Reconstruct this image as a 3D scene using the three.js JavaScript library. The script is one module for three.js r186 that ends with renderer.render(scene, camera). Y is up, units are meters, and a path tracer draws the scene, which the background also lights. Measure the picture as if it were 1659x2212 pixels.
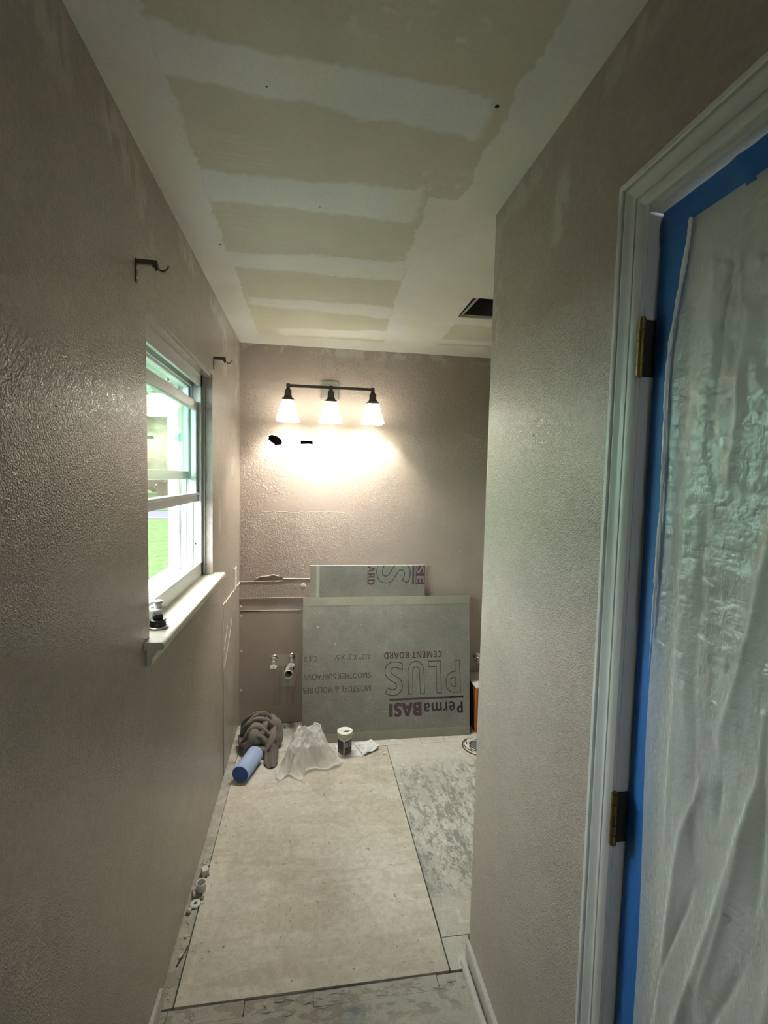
import * as THREE from 'three';
import { mergeGeometries, toCreasedNormals, mergeVertices } from 'three/addons/utils/BufferGeometryUtils.js';
import { RoundedBoxGeometry } from 'three/addons/geometries/RoundedBoxGeometry.js';

// ---------------------------------------------------------------- camera, sky, exposure
const scene = new THREE.Scene();
const camera = new THREE.PerspectiveCamera(2 * Math.atan(1106 / 1050) * 180 / Math.PI, 1659 / 2212, 0.02, 300);
camera.rotation.order = 'YXZ';
camera.rotation.set(-0.06874, -0.15239, 0.02293);
camera.position.set(0, 1.6225, 0);
const renderer = new THREE.WebGLRenderer({ antialias: true });
renderer.toneMapping = THREE.LinearToneMapping;
renderer.toneMappingExposure = 2.65;
renderer.shadowMap.enabled = true;
scene.background = new THREE.Color().setRGB(0.92, 0.96, 1.0);
scene.backgroundIntensity = 8.5;
const LAMP = 0.82;                                             // candela of each of the three bulbs
const LAMP_COLOR = new THREE.Color().setRGB(1.0, 0.945, 0.85);

// ---------------------------------------------------------------- room measures (metres)
const XL = -0.437, XR = 0.557, ZB = -3.167, ZP = -1.488, H = 2.44, XA = 1.6, ZN = 0.80;
const WIN = { z0: -1.408, z1: -2.303, y0: 1.143, y1: 2.067 };

// ---------------------------------------------------------------- helpers
function rng(seed) { let s = seed >>> 0; return () => { s = (s + 0x6D2B79F5) | 0; let t = Math.imul(s ^ (s >>> 15), 1 | s); t = (t + Math.imul(t ^ (t >>> 7), 61 | t)) ^ t; return ((t ^ (t >>> 14)) >>> 0) / 4294967296; }; }
const clamp = (v, a = 0, b = 1) => Math.min(b, Math.max(a, v));
const sstep = (a, b, v) => { const t = clamp((v - a) / (b - a)); return t * t * (3 - 2 * t); };
const mix = (a, b, t) => a + (b - a) * t;
function hash3(x, y, z) { let h = Math.imul(x, 374761393) ^ Math.imul(y, 668265263) ^ Math.imul(z, 2147483647 - 77); h = Math.imul(h ^ (h >>> 13), 1274126177); return ((h ^ (h >>> 16)) >>> 0) / 4294967296; }
// value noise in the plane, repeating every px by py cells when these are given
function vn(x, y, seed, px = 0, py = 0) {
  let xi = Math.floor(x), yi = Math.floor(y); const fx = x - xi, fy = y - yi;
  let x1 = xi + 1, y1 = yi + 1;
  if (px) { xi = ((xi % px) + px) % px; x1 = ((x1 % px) + px) % px; }
  if (py) { yi = ((yi % py) + py) % py; y1 = ((y1 % py) + py) % py; }
  const u = fx * fx * (3 - 2 * fx), v = fy * fy * (3 - 2 * fy);
  const a = hash3(xi, yi, seed), b = hash3(x1, yi, seed), c = hash3(xi, y1, seed), d = hash3(x1, y1, seed);
  return a + (b - a) * u + (c - a) * v + (a - b - c + d) * u * v;
}
function fbm(x, y, seed, oct = 4) { let s = 0, a = 0.5, n = 0; for (let i = 0; i < oct; i++) { s += a * vn(x, y, seed + i * 17); n += a; a *= 0.5; x *= 2.03; y *= 2.03; } return s / n; }
function vn3(x, y, z, seed) { const zi = Math.floor(z), f = z - zi, u = f * f * (3 - 2 * f); return mix(vn(x, y, seed + zi * 101), vn(x, y, seed + (zi + 1) * 101), u); }

function dataTex(w, h, fn, srgb) {
  const d = new Uint8Array(w * h * 4); const c = [0, 0, 0];
  for (let j = 0, k = 0; j < h; j++) for (let i = 0; i < w; i++, k += 4) {
    fn((i + 0.5) / w, (j + 0.5) / h, c, i, j);
    d[k] = clamp(c[0], 0, 255); d[k + 1] = clamp(c[1], 0, 255); d[k + 2] = clamp(c[2], 0, 255); d[k + 3] = 255;
  }
  const t = new THREE.DataTexture(d, w, h); t.magFilter = THREE.LinearFilter; t.minFilter = THREE.LinearFilter;
  t.wrapS = t.wrapT = THREE.RepeatWrapping; if (srgb) t.colorSpace = THREE.SRGBColorSpace; t.needsUpdate = true; return t;
}
function heightTex(w, h, fn) { return dataTex(w, h, (u, v, c, i, j) => { c[0] = c[1] = c[2] = 255 * fn(u, v, i, j); }, false); }
function withRepeat(t, rx, ry, ox = 0, oy = 0) { const c = t.clone(); c.repeat.set(rx, ry); c.offset.set(ox, oy); c.needsUpdate = true; return c; }

const std = (o) => new THREE.MeshStandardMaterial(o);
const phys = (o) => new THREE.MeshPhysicalMaterial(o);
const used = new Map();
function numbered(name) { const n = used.get(name) ?? 0; used.set(name, n + 1); return n ? name + '_' + String(n).padStart(3, '0') : name; }
function mesh(name, geo, mat, parent) {
  const m = new THREE.Mesh(geo, mat); m.castShadow = true; m.receiveShadow = true;
  m.name = parent ? name : numbered(name); (parent ?? scene).add(m); return m;
}
function group(name, pos = [0, 0, 0], parent) { const g = new THREE.Group(); g.name = parent ? name : numbered(name); g.position.set(...pos); (parent ?? scene).add(g); return g; }
function tag(o, label, category, grp) { o.userData.label = label; o.userData.category = category; if (grp) o.userData.group = grp; return o; }
function struct(o, label) { o.userData.kind = 'structure'; if (label) { o.userData.label = label; } return o; }

// box between two corners, uv in metres
function bx(x0, x1, y0, y1, z0, z1) {
  const g = new THREE.BoxGeometry(Math.abs(x1 - x0), Math.abs(y1 - y0), Math.abs(z1 - z0)); g.translate((x0 + x1) / 2, (y0 + y1) / 2, (z0 + z1) / 2);
  const p = g.attributes.position, n = g.attributes.normal, uv = g.attributes.uv;
  for (let i = 0; i < p.count; i++) {
    const ax = Math.abs(n.getX(i)), ay = Math.abs(n.getY(i));
    if (ax > 0.5) uv.setXY(i, -p.getZ(i), p.getY(i)); else if (ay > 0.5) uv.setXY(i, p.getX(i), -p.getZ(i)); else uv.setXY(i, p.getX(i), p.getY(i));
  }
  return g;
}
function rbx(x0, x1, y0, y1, z0, z1, r = 0.003, seg = 2) {
  const g = new RoundedBoxGeometry(Math.abs(x1 - x0), Math.abs(y1 - y0), Math.abs(z1 - z0), seg, r); g.translate((x0 + x1) / 2, (y0 + y1) / 2, (z0 + z1) / 2); return g;
}
function cyl(r0, r1, h, x, y, z, seg = 24, open = false) { const g = new THREE.CylinderGeometry(r1, r0, h, seg, 1, open); g.translate(x, y + h / 2, z); return g; }
const poly = (pts) => { const s = new THREE.Shape(); pts.forEach(([a, b], i) => i ? s.lineTo(a, b) : s.moveTo(a, b)); s.closePath(); return s; };
const hole = (pts) => { const s = new THREE.Path(); pts.forEach(([a, b], i) => i ? s.lineTo(a, b) : s.moveTo(a, b)); s.closePath(); return s; };
const rect = (a0, b0, a1, b1) => [[a0, b0], [a1, b0], [a1, b1], [a0, b1]];
// slabs: side (u = -z, v = y, thick along x), flat (u = x, v = -z, thick along y), back (u = x, v = y, thick along z)
function slabSide(shape, x0, d) { const g = new THREE.ExtrudeGeometry(shape, { depth: d, bevelEnabled: false, curveSegments: 8 }); g.applyMatrix4(new THREE.Matrix4().makeBasis(new THREE.Vector3(0, 0, -1), new THREE.Vector3(0, 1, 0), new THREE.Vector3(1, 0, 0)).setPosition(x0, 0, 0)); return g; }
function slabFlat(shape, y0, d) { const g = new THREE.ExtrudeGeometry(shape, { depth: d, bevelEnabled: false }); g.applyMatrix4(new THREE.Matrix4().makeBasis(new THREE.Vector3(1, 0, 0), new THREE.Vector3(0, 0, -1), new THREE.Vector3(0, 1, 0)).setPosition(0, y0, 0)); return g; }
function slabBack(shape, z0, d, bevel) { const g = new THREE.ExtrudeGeometry(shape, { depth: d, bevelEnabled: false }); g.translate(0, 0, z0); return g; }
function join(list) { return mergeGeometries(list.map((g) => { const q = g.index ? g.toNonIndexed() : g; for (const k of Object.keys(q.attributes)) if (!['position', 'normal', 'uv'].includes(k)) q.deleteAttribute(k); return q; })); }
function tube(pts, r, seg = 24, rad = 8, closed = false) { return new THREE.TubeGeometry(new THREE.CatmullRomCurve3(pts.map((p) => new THREE.Vector3(...p)), closed), seg, r, rad, closed); }
function lathe(pts, seg = 36) { return new THREE.LatheGeometry(pts.map(([r, y]) => new THREE.Vector2(r, y)), seg); }
// a grid surface from f(u, v) -> [x, y, z]
function gridSurf(nu, nv, f, flip = false) {
  const pos = new Float32Array((nu + 1) * (nv + 1) * 3), uv = new Float32Array((nu + 1) * (nv + 1) * 2), idx = [];
  for (let j = 0, k = 0; j <= nv; j++) for (let i = 0; i <= nu; i++, k++) { const p = f(i / nu, j / nv); pos[k * 3] = p[0]; pos[k * 3 + 1] = p[1]; pos[k * 3 + 2] = p[2]; uv[k * 2] = p[3] ?? i / nu; uv[k * 2 + 1] = p[4] ?? j / nv; }
  for (let j = 0; j < nv; j++) for (let i = 0; i < nu; i++) { const a = j * (nu + 1) + i, b = a + 1, c = a + nu + 1, d = c + 1; if (flip) idx.push(a, c, b, b, c, d); else idx.push(a, b, c, b, d, c); }
  const g = new THREE.BufferGeometry(); g.setAttribute('position', new THREE.BufferAttribute(pos, 3)); g.setAttribute('uv', new THREE.BufferAttribute(uv, 2)); g.setIndex(idx); g.computeVertexNormals(); return g;
}

// ---------------------------------------------------------------- materials
// orange-peel paint relief, 0.6 m tile
const PEEL = 1024;
const peel = heightTex(PEEL, PEEL, (u, v) => {
  const a = vn(u * 128, v * 128, 3, 128, 128), b = vn(u * 220, v * 220, 9, 220, 220), c = vn(u * 60, v * 60, 21, 60, 60);
  return clamp(0.72 * sstep(0.32, 0.78, 0.62 * a + 0.38 * b) + 0.28 * sstep(0.35, 0.8, 0.7 * c + 0.3 * a));
});
const paintTone = dataTex(512, 512, (u, v, c) => {
  const n = vn(u * 9, v * 9, 31, 9, 9) * 0.6 + vn(u * 23, v * 23, 37, 23, 23) * 0.4, g = vn(u * 190, v * 190, 41, 190, 190), h = vn(u * 6, v * 6, 45, 6, 6);
  const k = 0.955 + 0.06 * (n - 0.5) + 0.05 * (g - 0.5);
  c[0] = 255 * k * (0.985 + 0.02 * h); c[1] = 255 * k * 0.985; c[2] = 255 * k * (0.995 - 0.02 * h);
}, true);
const WALL = new THREE.Color().setRGB(0.405, 0.350, 0.297);
const M = {};
M.wall = std({ color: WALL, roughness: 0.22, map: withRepeat(paintTone, 1 / 1.7, 1 / 1.7), bumpMap: withRepeat(peel, 1 / 0.31, 1 / 0.31), bumpScale: 0.0009 });
M.white = std({ color: new THREE.Color().setRGB(0.60, 0.61, 0.575), roughness: 0.38 });
M.whiteOld = std({ color: new THREE.Color().setRGB(0.60, 0.59, 0.54), roughness: 0.5, map: withRepeat(paintTone, 3, 3) });
M.vinyl = std({ color: new THREE.Color().setRGB(0.55, 0.565, 0.555), roughness: 0.38 });
M.vinylGrey = std({ color: new THREE.Color().setRGB(0.36, 0.35, 0.33), roughness: 0.5 });
M.glass = phys({ color: new THREE.Color().setRGB(0.82, 0.93, 0.87), roughness: 0.0, transmission: 1, thickness: 0, ior: 1.5 });
M.bronze = std({ color: new THREE.Color().setRGB(0.10, 0.085, 0.065), roughness: 0.42, metalness: 0.75 });
M.nickelAndLitPlate = std({ color: new THREE.Color().setRGB(0.50, 0.48, 0.42), roughness: 0.36, metalness: 0.8 });
M.brass = std({ color: new THREE.Color().setRGB(0.22, 0.16, 0.06), roughness: 0.42, metalness: 0.85 });
M.chrome = std({ color: new THREE.Color().setRGB(0.72, 0.72, 0.70), roughness: 0.18, metalness: 1 });
M.satin = std({ color: new THREE.Color().setRGB(0.74, 0.74, 0.72), roughness: 0.3, metalness: 0.45 });
M.black = std({ color: new THREE.Color().setRGB(0.012, 0.012, 0.013), roughness: 0.35 });
M.dark = std({ color: new THREE.Color().setRGB(0.03, 0.026, 0.022), roughness: 0.8 });
M.pvc = std({ color: new THREE.Color().setRGB(0.62, 0.61, 0.56), roughness: 0.45 });
M.plaster = std({ color: new THREE.Color().setRGB(0.62, 0.58, 0.50), roughness: 0.95 });
M.gypsum = std({ color: new THREE.Color().setRGB(0.33, 0.25, 0.15), roughness: 1 });
M.timber = std({ color: new THREE.Color().setRGB(0.24, 0.19, 0.14), roughness: 0.9 });
M.siding = std({ color: new THREE.Color().setRGB(0.20, 0.19, 0.17), roughness: 0.9 });

// pale skim-coat smears and rubbed spots on the painted side walls: [z, y, half length, half height, strength]
function smearedPaint(list, seed) {
  const L = 4.1, T = H + 0.05;
  const t = dataTex(1024, 640, (u, v, c) => {
    const z = 0.8 - u * L, y = v * T, n = vn(z * 5.3, y * 5.3, seed) * 0.6 + vn(z * 13.5, y * 13.5, seed + 2) * 0.4, g = vn(z * 112, y * 112, seed + 4), k = 0.985 + 0.06 * (n - 0.5) + 0.05 * (g - 0.5);
    let r = 0.668 * k, gg = 0.624 * k, b = 0.580 * k;
    for (const [pz, py, hz, hy, s] of list) { const q = Math.hypot((z - pz) / hz, (y - py) / hy); if (q > 1.3) continue; const m = s * sstep(1.15, 0.35, q + 0.9 * (fbm(z * 16, y * 16, seed + 6) - 0.5)) * sstep(0.32, 0.58, fbm(z * 34, y * 20, seed + 8)); r = mix(r, 0.775, m); gg = mix(gg, 0.765, m); b = mix(b, 0.720, m); }
    c[0] = 255 * r; c[1] = 255 * gg; c[2] = 255 * b;
  }, true);
  return withRepeat(t, 1 / L, 1 / T, 0.8 / L, 0);
}
M.wallLeft = std({ color: 0xffffff, roughness: 0.22, map: smearedPaint([[-0.92, 2.36, 0.10, 0.08, 0.5], [-1.25, 2.38, 0.16, 0.07, 0.6], [-1.42, 2.30, 0.08, 0.10, 0.5], [-1.9, 2.40, 0.2, 0.05, 0.6], [-2.45, 2.38, 0.25, 0.06, 0.6], [-3.02, 2.20, 0.10, 0.26, 0.75], [-2.62, 2.26, 0.10, 0.16, 0.5], [-2.48, 1.42, 0.03, 0.09, 0.7], [-2.9, 1.75, 0.12, 0.2, 0.4], [-2.8, 0.45, 0.2, 0.35, 0.3]], 1201), bumpMap: M.wall.bumpMap, bumpScale: 0.0009 });
M.wallRight = std({ color: 0xffffff, roughness: 0.22, map: smearedPaint([[-1.08, 2.26, 0.05, 0.10, 0.55], [-1.30, 2.40, 0.2, 0.05, 0.4], [-0.80, 2.40, 0.2, 0.04, 0.4], [-1.45, 2.2, 0.04, 0.2, 0.4]], 1301), bumpMap: M.wall.bumpMap, bumpScale: 0.0009 });

// ---------------------------------------------------------------- the setting: walls
// left wall with the window opening; the drywall stops 16 mm above the floor
{
  const s = poly(rect(-ZN, 0.016, -ZB + 0.1, H + 0.05));
  s.holes.push(hole(rect(-WIN.z0, WIN.y0, -WIN.z1, WIN.y1)));
  const w = struct(mesh('wall_left', slabSide(s, XL - 0.15, 0.15), M.wallLeft));
  const plate = mesh('bottom_plate', bx(XL - 0.14, XL - 0.016, -0.02, 0.017, ZB, ZN), M.timber, w);
  // caulk ridges left by the removed vanity
  const r = rng(11);
  const bead = (a, b, n, amp, rad) => { const pts = []; for (let i = 0; i <= n; i++) { const t = i / n; pts.push([XL + 0.0005, mix(a[0], b[0], t) + amp * (r() - 0.5), mix(a[1], b[1], t) + amp * (r() - 0.5)]); } return tube(pts, rad, n * 4, 6); };
  mesh('caulk_ridge', bead([0.95, -2.575], [0.94, -3.166], 26, 0.012, 0.0035), M.plaster, w);
  mesh('caulk_ridge', bead([0.95, -2.575], [0.62, -2.57], 16, 0.005, 0.0025), M.plaster, w);
  mesh('caulk_ridge', bead([0.60, -2.572], [0.02, -2.585], 22, 0.004, 0.0022), M.wall, w);
  mesh('scratch', bead([0.80, -2.72], [0.70, -2.60], 6, 0.004, 0.0012), M.plaster, w);
  mesh('scratch', bead([0.80, -2.88], [0.60, -2.62], 8, 0.004, 0.0012), M.plaster, w);
  for (const [y, z, rr] of [[1.88, -0.62, 0.004], [1.735, -0.93, 0.0022], [1.62, -0.97, 0.0018]]) { const g = new THREE.SphereGeometry(rr, 8, 6); g.scale(0.5, 0.7, 1.6); g.translate(XL, y, z); mesh('nail_head', g, M.dark, w); }
  const chips = []; for (let i = 0; i < 40; i++) { const g = new THREE.SphereGeometry(0.0012 + 0.0016 * r(), 5, 4); g.scale(0.5, 1, 1); g.translate(XL, 2.09 + 0.25 * r(), -1.55 - 0.85 * r()); chips.push(g); }
  mesh('paint_chips', join(chips), M.gypsum, w).userData.kind = 'stuff';
}
// right wall with the door opening; it ends at the alcove
const DOOR = { z0: -0.785, z1: 0.02, y1: 2.092 };
{
  const s = poly([[-ZN, 0], [-DOOR.z1, 0], [-DOOR.z1, DOOR.y1], [-DOOR.z0, DOOR.y1], [-DOOR.z0, 0], [-ZP, 0], [-ZP, H + 0.05], [-ZN, H + 0.05]]);
  const w = struct(mesh('wall_right', slabSide(s, XR, 0.12), M.wallRight));
  for (const [y, z, rr] of [[1.74, -1.17, 0.0022], [1.95, -1.19, 0.0016]]) { const g = new THREE.SphereGeometry(rr, 8, 6); g.scale(0.5, 1, 1); g.translate(XR, y, z); mesh('nail_hole', g, M.dark, w); }
  struct(mesh('wall_partition', bx(XR + 0.001, XA + 0.12, 0, H + 0.05, ZP + 0.0015, ZP + 0.12), M.wall));
  struct(mesh('wall_alcove', bx(XA, XA + 0.12, 0, H + 0.05, ZB - 0.1, ZP), M.wall));
  // unseen doorway, short hall and one window, added behind the camera as fill light
  { const n = poly([[XL - 0.15, 0], [-0.36, 0], [-0.36, 2.05], [0.47, 2.05], [0.47, 0], [XR + 0.12, 0], [XR + 0.12, H + 0.05], [XL - 0.15, H + 0.05]]); struct(mesh('wall_near', slabBack(n, ZN, 0.12), M.wall)); }
  M.hall = std({ color: new THREE.Color().setRGB(0.62, 0.59, 0.53), roughness: 0.8 });
  struct(mesh('wall_added_hall_left', bx(-1.12, -1.0, 0, H + 0.05, ZN, 2.9), M.hall)); struct(mesh('wall_added_hall_right', bx(1.2, 1.32, 0, H + 0.05, ZN, 2.9), M.hall));
  struct(mesh('wall_added_hall_front', join([bx(-1.0, XL - 0.15, 0, H + 0.05, ZN, ZN + 0.12), bx(XR + 0.12, 1.2, 0, H + 0.05, ZN, ZN + 0.12)]), M.hall));
  { const n = poly(rect(-1.12, 0, 1.32, H + 0.05)); n.holes.push(hole(rect(-0.10, 1.25, 0.17, 1.90))); struct(mesh('wall_added_hall_end', slabBack(n, 2.9, 0.1), M.hall)); }
  struct(mesh('floor_added_hall', bx(-1.12, 1.32, -0.06, -0.002, ZN + 0.12, 3.0), std({ color: new THREE.Color().setRGB(0.42, 0.36, 0.29), roughness: 0.6 })));
  struct(mesh('ceiling_added_hall', bx(-1.12, 1.32, H, H + 0.05, ZN + 0.12, 3.0), M.hall));
}
// back wall: 13 mm drywall over a dark cavity, with the two holes, the pipe hole, a crack and a torn strip
const CZ = 2048;
const BX0 = XL - 0.05, BX1 = XA + 0.05;
{
  const noisy = (pts, seed, amp, sub = 3) => { const r = rng(seed), out = []; for (let i = 0; i < pts.length; i++) { const a = pts[i], b = pts[(i + 1) % pts.length]; for (let k = 0; k < sub; k++) { const t = k / sub; out.push([mix(a[0], b[0], t) + (k ? amp * (r() - 0.5) : 0), mix(a[1], b[1], t) + (k ? amp * (r() - 0.5) : 0)]); } } return out; };
  const bigHole = noisy([[-0.263, 1.872], [-0.238, 1.882], [-0.205, 1.872], [-0.178, 1.845], [-0.182, 1.825], [-0.212, 1.815], [-0.236, 1.832], [-0.262, 1.850]], 5, 0.009);
  const slot = [[-0.062, 1.852], [0.014, 1.851], [0.016, 1.828], [-0.006, 1.832], [-0.062, 1.829]];
  const circle = (cx, cy, r, n = 22) => Array.from({ length: n }, (_, i) => [cx + r * Math.cos(i / n * 2 * Math.PI), cy + r * Math.sin(i / n * 2 * Math.PI)]);
  const crack = [[XL + 0.002, 0.7505], [-0.33, 0.7515], [-0.22, 0.7525], [-0.05, 0.7545], [-0.05, 0.7535], [-0.22, 0.7495], [-0.33, 0.7465], [XL + 0.002, 0.7455]];
  const torn = noisy([[XL + 0.012, 0.948], [-0.352, 0.945], [-0.328, 0.962], [-0.300, 0.972], [-0.262, 0.974], [-0.226, 0.982], [-0.196, 0.972], [-0.166, 0.968], [-0.160, 0.951], [-0.24, 0.9475], [-0.34, 0.9445], [-0.40, 0.9425]], 8, 0.005);
  const s = poly(rect(BX0, 0, BX1, H + 0.05));
  for (const h of [bigHole, slot, circle(-0.12, 0.362, 0.031), crack, torn]) s.holes.push(hole(h));
  // paint colour and relief over the whole wall
  const W = BX1 - BX0, tw = 1792, th = 2048;
  const inMirror = (x, y) => x > -0.30 && x < 0.457 && y > 1.395 && y < 1.886;
  const relief = heightTex(tw, th, (u, v) => {
    const x = BX0 + u * W, y = v * (H + 0.05);
    const a = vn(x * 210, y * 210, 3), b = vn(x * 360, y * 360, 9), c = vn(x * 95, y * 95, 21);
    let tex = 0.72 * sstep(0.32, 0.78, 0.62 * a + 0.38 * b) + 0.28 * sstep(0.35, 0.8, 0.7 * c + 0.3 * a);
    const wob = 0.006 * (vn(x * 40, y * 40, 60) - 0.5);
    let k = 0.34;                                                   // how much of the peel shows
    if (y < 0.752) k = 0.03; else if (y < 0.836) k = 0.07; else if (y < 0.95) k = 0.26;
    let h = 0.30;
    if (inMirror(x + wob, y + wob)) {
      const left = sstep(0.06, -0.10, x) ; k = mix(0.05, 0.34, sstep(0.12, 0.32, x + 0.3 * (y - 1.6)));
      h += 0.0;
      // blistered, torn paper down the left side of the old mirror
      const bl = sstep(0.60, 0.80, vn(x * 85, y * 85, 71) * 0.7 + vn(x * 170, y * 170, 73) * 0.3) * sstep(0.02, -0.26, x + 0.05 * vn(x * 14, y * 14, 75)) * sstep(1.42, 1.56, y) ;
      h += 0.55 * bl - 0.02 * left;
    }
    // ridges of paint along the mirror outline
    const edge = (d, w) => Math.exp(-(d * d) / (w * w));
    if (x > -0.31 && x < 0.46) { h += 0.30 * edge(y - 1.886 - wob, 0.003) * (0.4 + 0.9 * vn(x * 60, 3, 81)); if (x < 0.2) h += 0.22 * edge(y - 1.396 - wob, 0.0025) * (0.5 + vn(x * 50, 5, 83)); }
    if (y > 1.395 && y < 1.89) h += 0.25 * edge(x + 0.30 + wob, 0.004) * (vn(y * 70, 9, 85));
    return clamp(h + k * tex);
  });
  const tone = dataTex(896, 1024, (u, v, c) => {
    const x = BX0 + u * W, y = v * (H + 0.05);
    let r = 0.675, g = 0.622, b = 0.580;                              // sRGB taupe
    const n = fbm(x * 6, y * 6, 91), gr = vn(x * 260, y * 260, 93);
    let k = 0.965 + 0.07 * (n - 0.5) + 0.05 * (gr - 0.5);
    r *= k; g *= k; b *= k;
    const blend = (t, R, G, B) => { r = mix(r, R, t); g = mix(g, G, t); b = mix(b, B, t); };
    // joint compound feathered down from the ceiling line, patchy
    const m = sstep(0.50, 0.62, fbm(x * 22, y * 22, 95)) * sstep(2.36, 2.425, y + 0.03 * (vn(x * 12, 1, 97) - 0.5)); blend(0.75 * m, 0.76, 0.74, 0.69);
    const m2 = sstep(0.56, 0.70, fbm(x * 9, y * 9, 99)) * sstep(2.14, 2.32, y) * (x > 0.1 && x < 0.6 ? 1 : 0.35); blend(0.28 * m2, 0.74, 0.72, 0.68);
    // bare patch round the supply stubs
    const jx = x + 0.004 * (vn(x * 60, y * 60, 101) - 0.5), jy = y + 0.004 * (vn(x * 60, y * 60, 103) - 0.5);
    if (jx > -0.240 && jx < -0.060 - 0.02 * sstep(0.4, 0.25, y) && jy < 0.463 + 0.03 * (jx + 0.15) && jy > (jx < -0.165 ? 0.385 : 0.245)) blend(0.8, 0.735, 0.715, 0.655);
    // brown drip stains under the stubs
    const st = sstep(0.55, 0.75, vn(x * 70, y * 7, 105)) * (x > -0.26 && x < -0.06 && y < 0.40 && y > 0.12 ? 1 : 0); blend(0.12 * st, 0.36, 0.28, 0.22);
    // chalky paper edge round the broken holes and along the torn strip
    const e1 = Math.hypot((x + 0.222) / 1.3, y - 1.848) + 0.012 * (vn(x * 80, y * 80, 107) - 0.5); blend(sstep(0.048, 0.042, e1), 0.86, 0.86, 0.83);
    const e2 = Math.max(Math.abs(x + 0.023) - 0.042, Math.abs(y - 1.84) - 0.016) + 0.004 * (vn(x * 120, y * 120, 109) - 0.5); blend(sstep(0.003, 0.0, e2), 0.84, 0.84, 0.81);
    const bl = sstep(0.62, 0.80, vn(x * 85, y * 85, 71) * 0.7 + vn(x * 170, y * 170, 73) * 0.3) * sstep(0.02, -0.26, x + 0.05 * vn(x * 14, y * 14, 75)) * (inMirror(x, y) ? 1 : 0) * sstep(1.42, 1.56, y); blend(0.35 * bl, 0.74, 0.70, 0.66);
    c[0] = 255 * r; c[1] = 255 * g; c[2] = 255 * b;
  }, true);
  const map = withRepeat(tone, 1 / W, 1 / (H + 0.05), -BX0 / W, 0), bump = withRepeat(relief, 1 / W, 1 / (H + 0.05), -BX0 / W, 0);
  M.backWall = std({ color: 0xffffff, roughness: 0.48, map, bumpMap: bump, bumpScale: 0.0032 });
  const w = struct(mesh('wall_back', slabBack(s, ZB - 0.013, 0.013), M.backWall));
  struct(mesh('wall_back_outer', bx(BX0 - 0.1, BX1 + 0.1, 0, H + 0.05, ZB - 0.16, ZB - 0.10), M.dark));
  mesh('exposed_gypsum', slabBack(poly(rect(XL + 0.004, 0.938, -0.15, 0.988)), ZB - 0.010, 0.005), M.gypsum, w);
  // curled paper along the top of the tear, the ledge below it, and the second ledge
  const r = rng(21);
  { const pts = []; for (let i = 0; i <= 30; i++) { const t = i / 30; pts.push([mix(-0.166, 0.012, t), 0.9585 + 0.004 * (1 - t) + 0.0015 * (r() - 0.5), ZB + 0.001]); } mesh('torn_paper_edge', tube(pts, 0.0035, 60, 6), M.plaster, w); }
  { const pts = [[-0.332, 0.966, ZB], [-0.30, 0.9765, ZB + 0.003], [-0.262, 0.979, ZB + 0.003], [-0.228, 0.986, ZB + 0.002], [-0.19, 0.978, ZB + 0.001]]; mesh('torn_paper_edge', tube(pts, 0.0030, 40, 6), M.plaster, w); }
  { const pts = []; for (let i = 0; i <= 30; i++) { const t = i / 30; pts.push([mix(XL + 0.003, -0.165, t), 0.9435 + 0.003 * t + 0.004 * (r() - 0.5), ZB + 0.001]); } mesh('torn_paper_edge', tube(pts, 0.0022, 70, 5), M.plaster, w); }
  mesh('paint_ledge', join([bx(XL, 0.02, 0.832, 0.8375, ZB - 0.002, ZB + 0.006)]), M.wall, w);
  { const pts = []; for (let i = 0; i <= 20; i++) { const t = i / 20; pts.push([mix(XL + 0.03, -0.03, t), 0.8385 + 0.002 * (r() - 0.5), ZB + 0.004]); } mesh('caulk_ridge', tube(pts, 0.0018, 50, 5), M.plaster, w); }
  { const pts = []; for (let i = 0; i <= 20; i++) { const t = i / 20; pts.push([mix(XL + 0.01, -0.05, t), 0.7545 + 0.0015 * (r() - 0.5), ZB + 0.001]); } mesh('caulk_ridge', tube(pts, 0.0018, 50, 5), M.plaster, w); }
  for (const [x, y, rr] of [[-0.035, 0.915, 0.016], [-0.427, 0.782, 0.008], [-0.425, 0.72, 0.007], [-0.425, 0.49, 0.009], [-0.425, 0.23, 0.009], [1.02, 1.14, 0.004], [0.83, 1.555, 0.003], [0.86, 1.50, 0.002]]) { const g = new THREE.SphereGeometry(rr, 12, 8); g.scale(1, 1, 0.3); g.translate(x, y, ZB); mesh('plaster_blob', g, M.plaster, w); }
}

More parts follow.
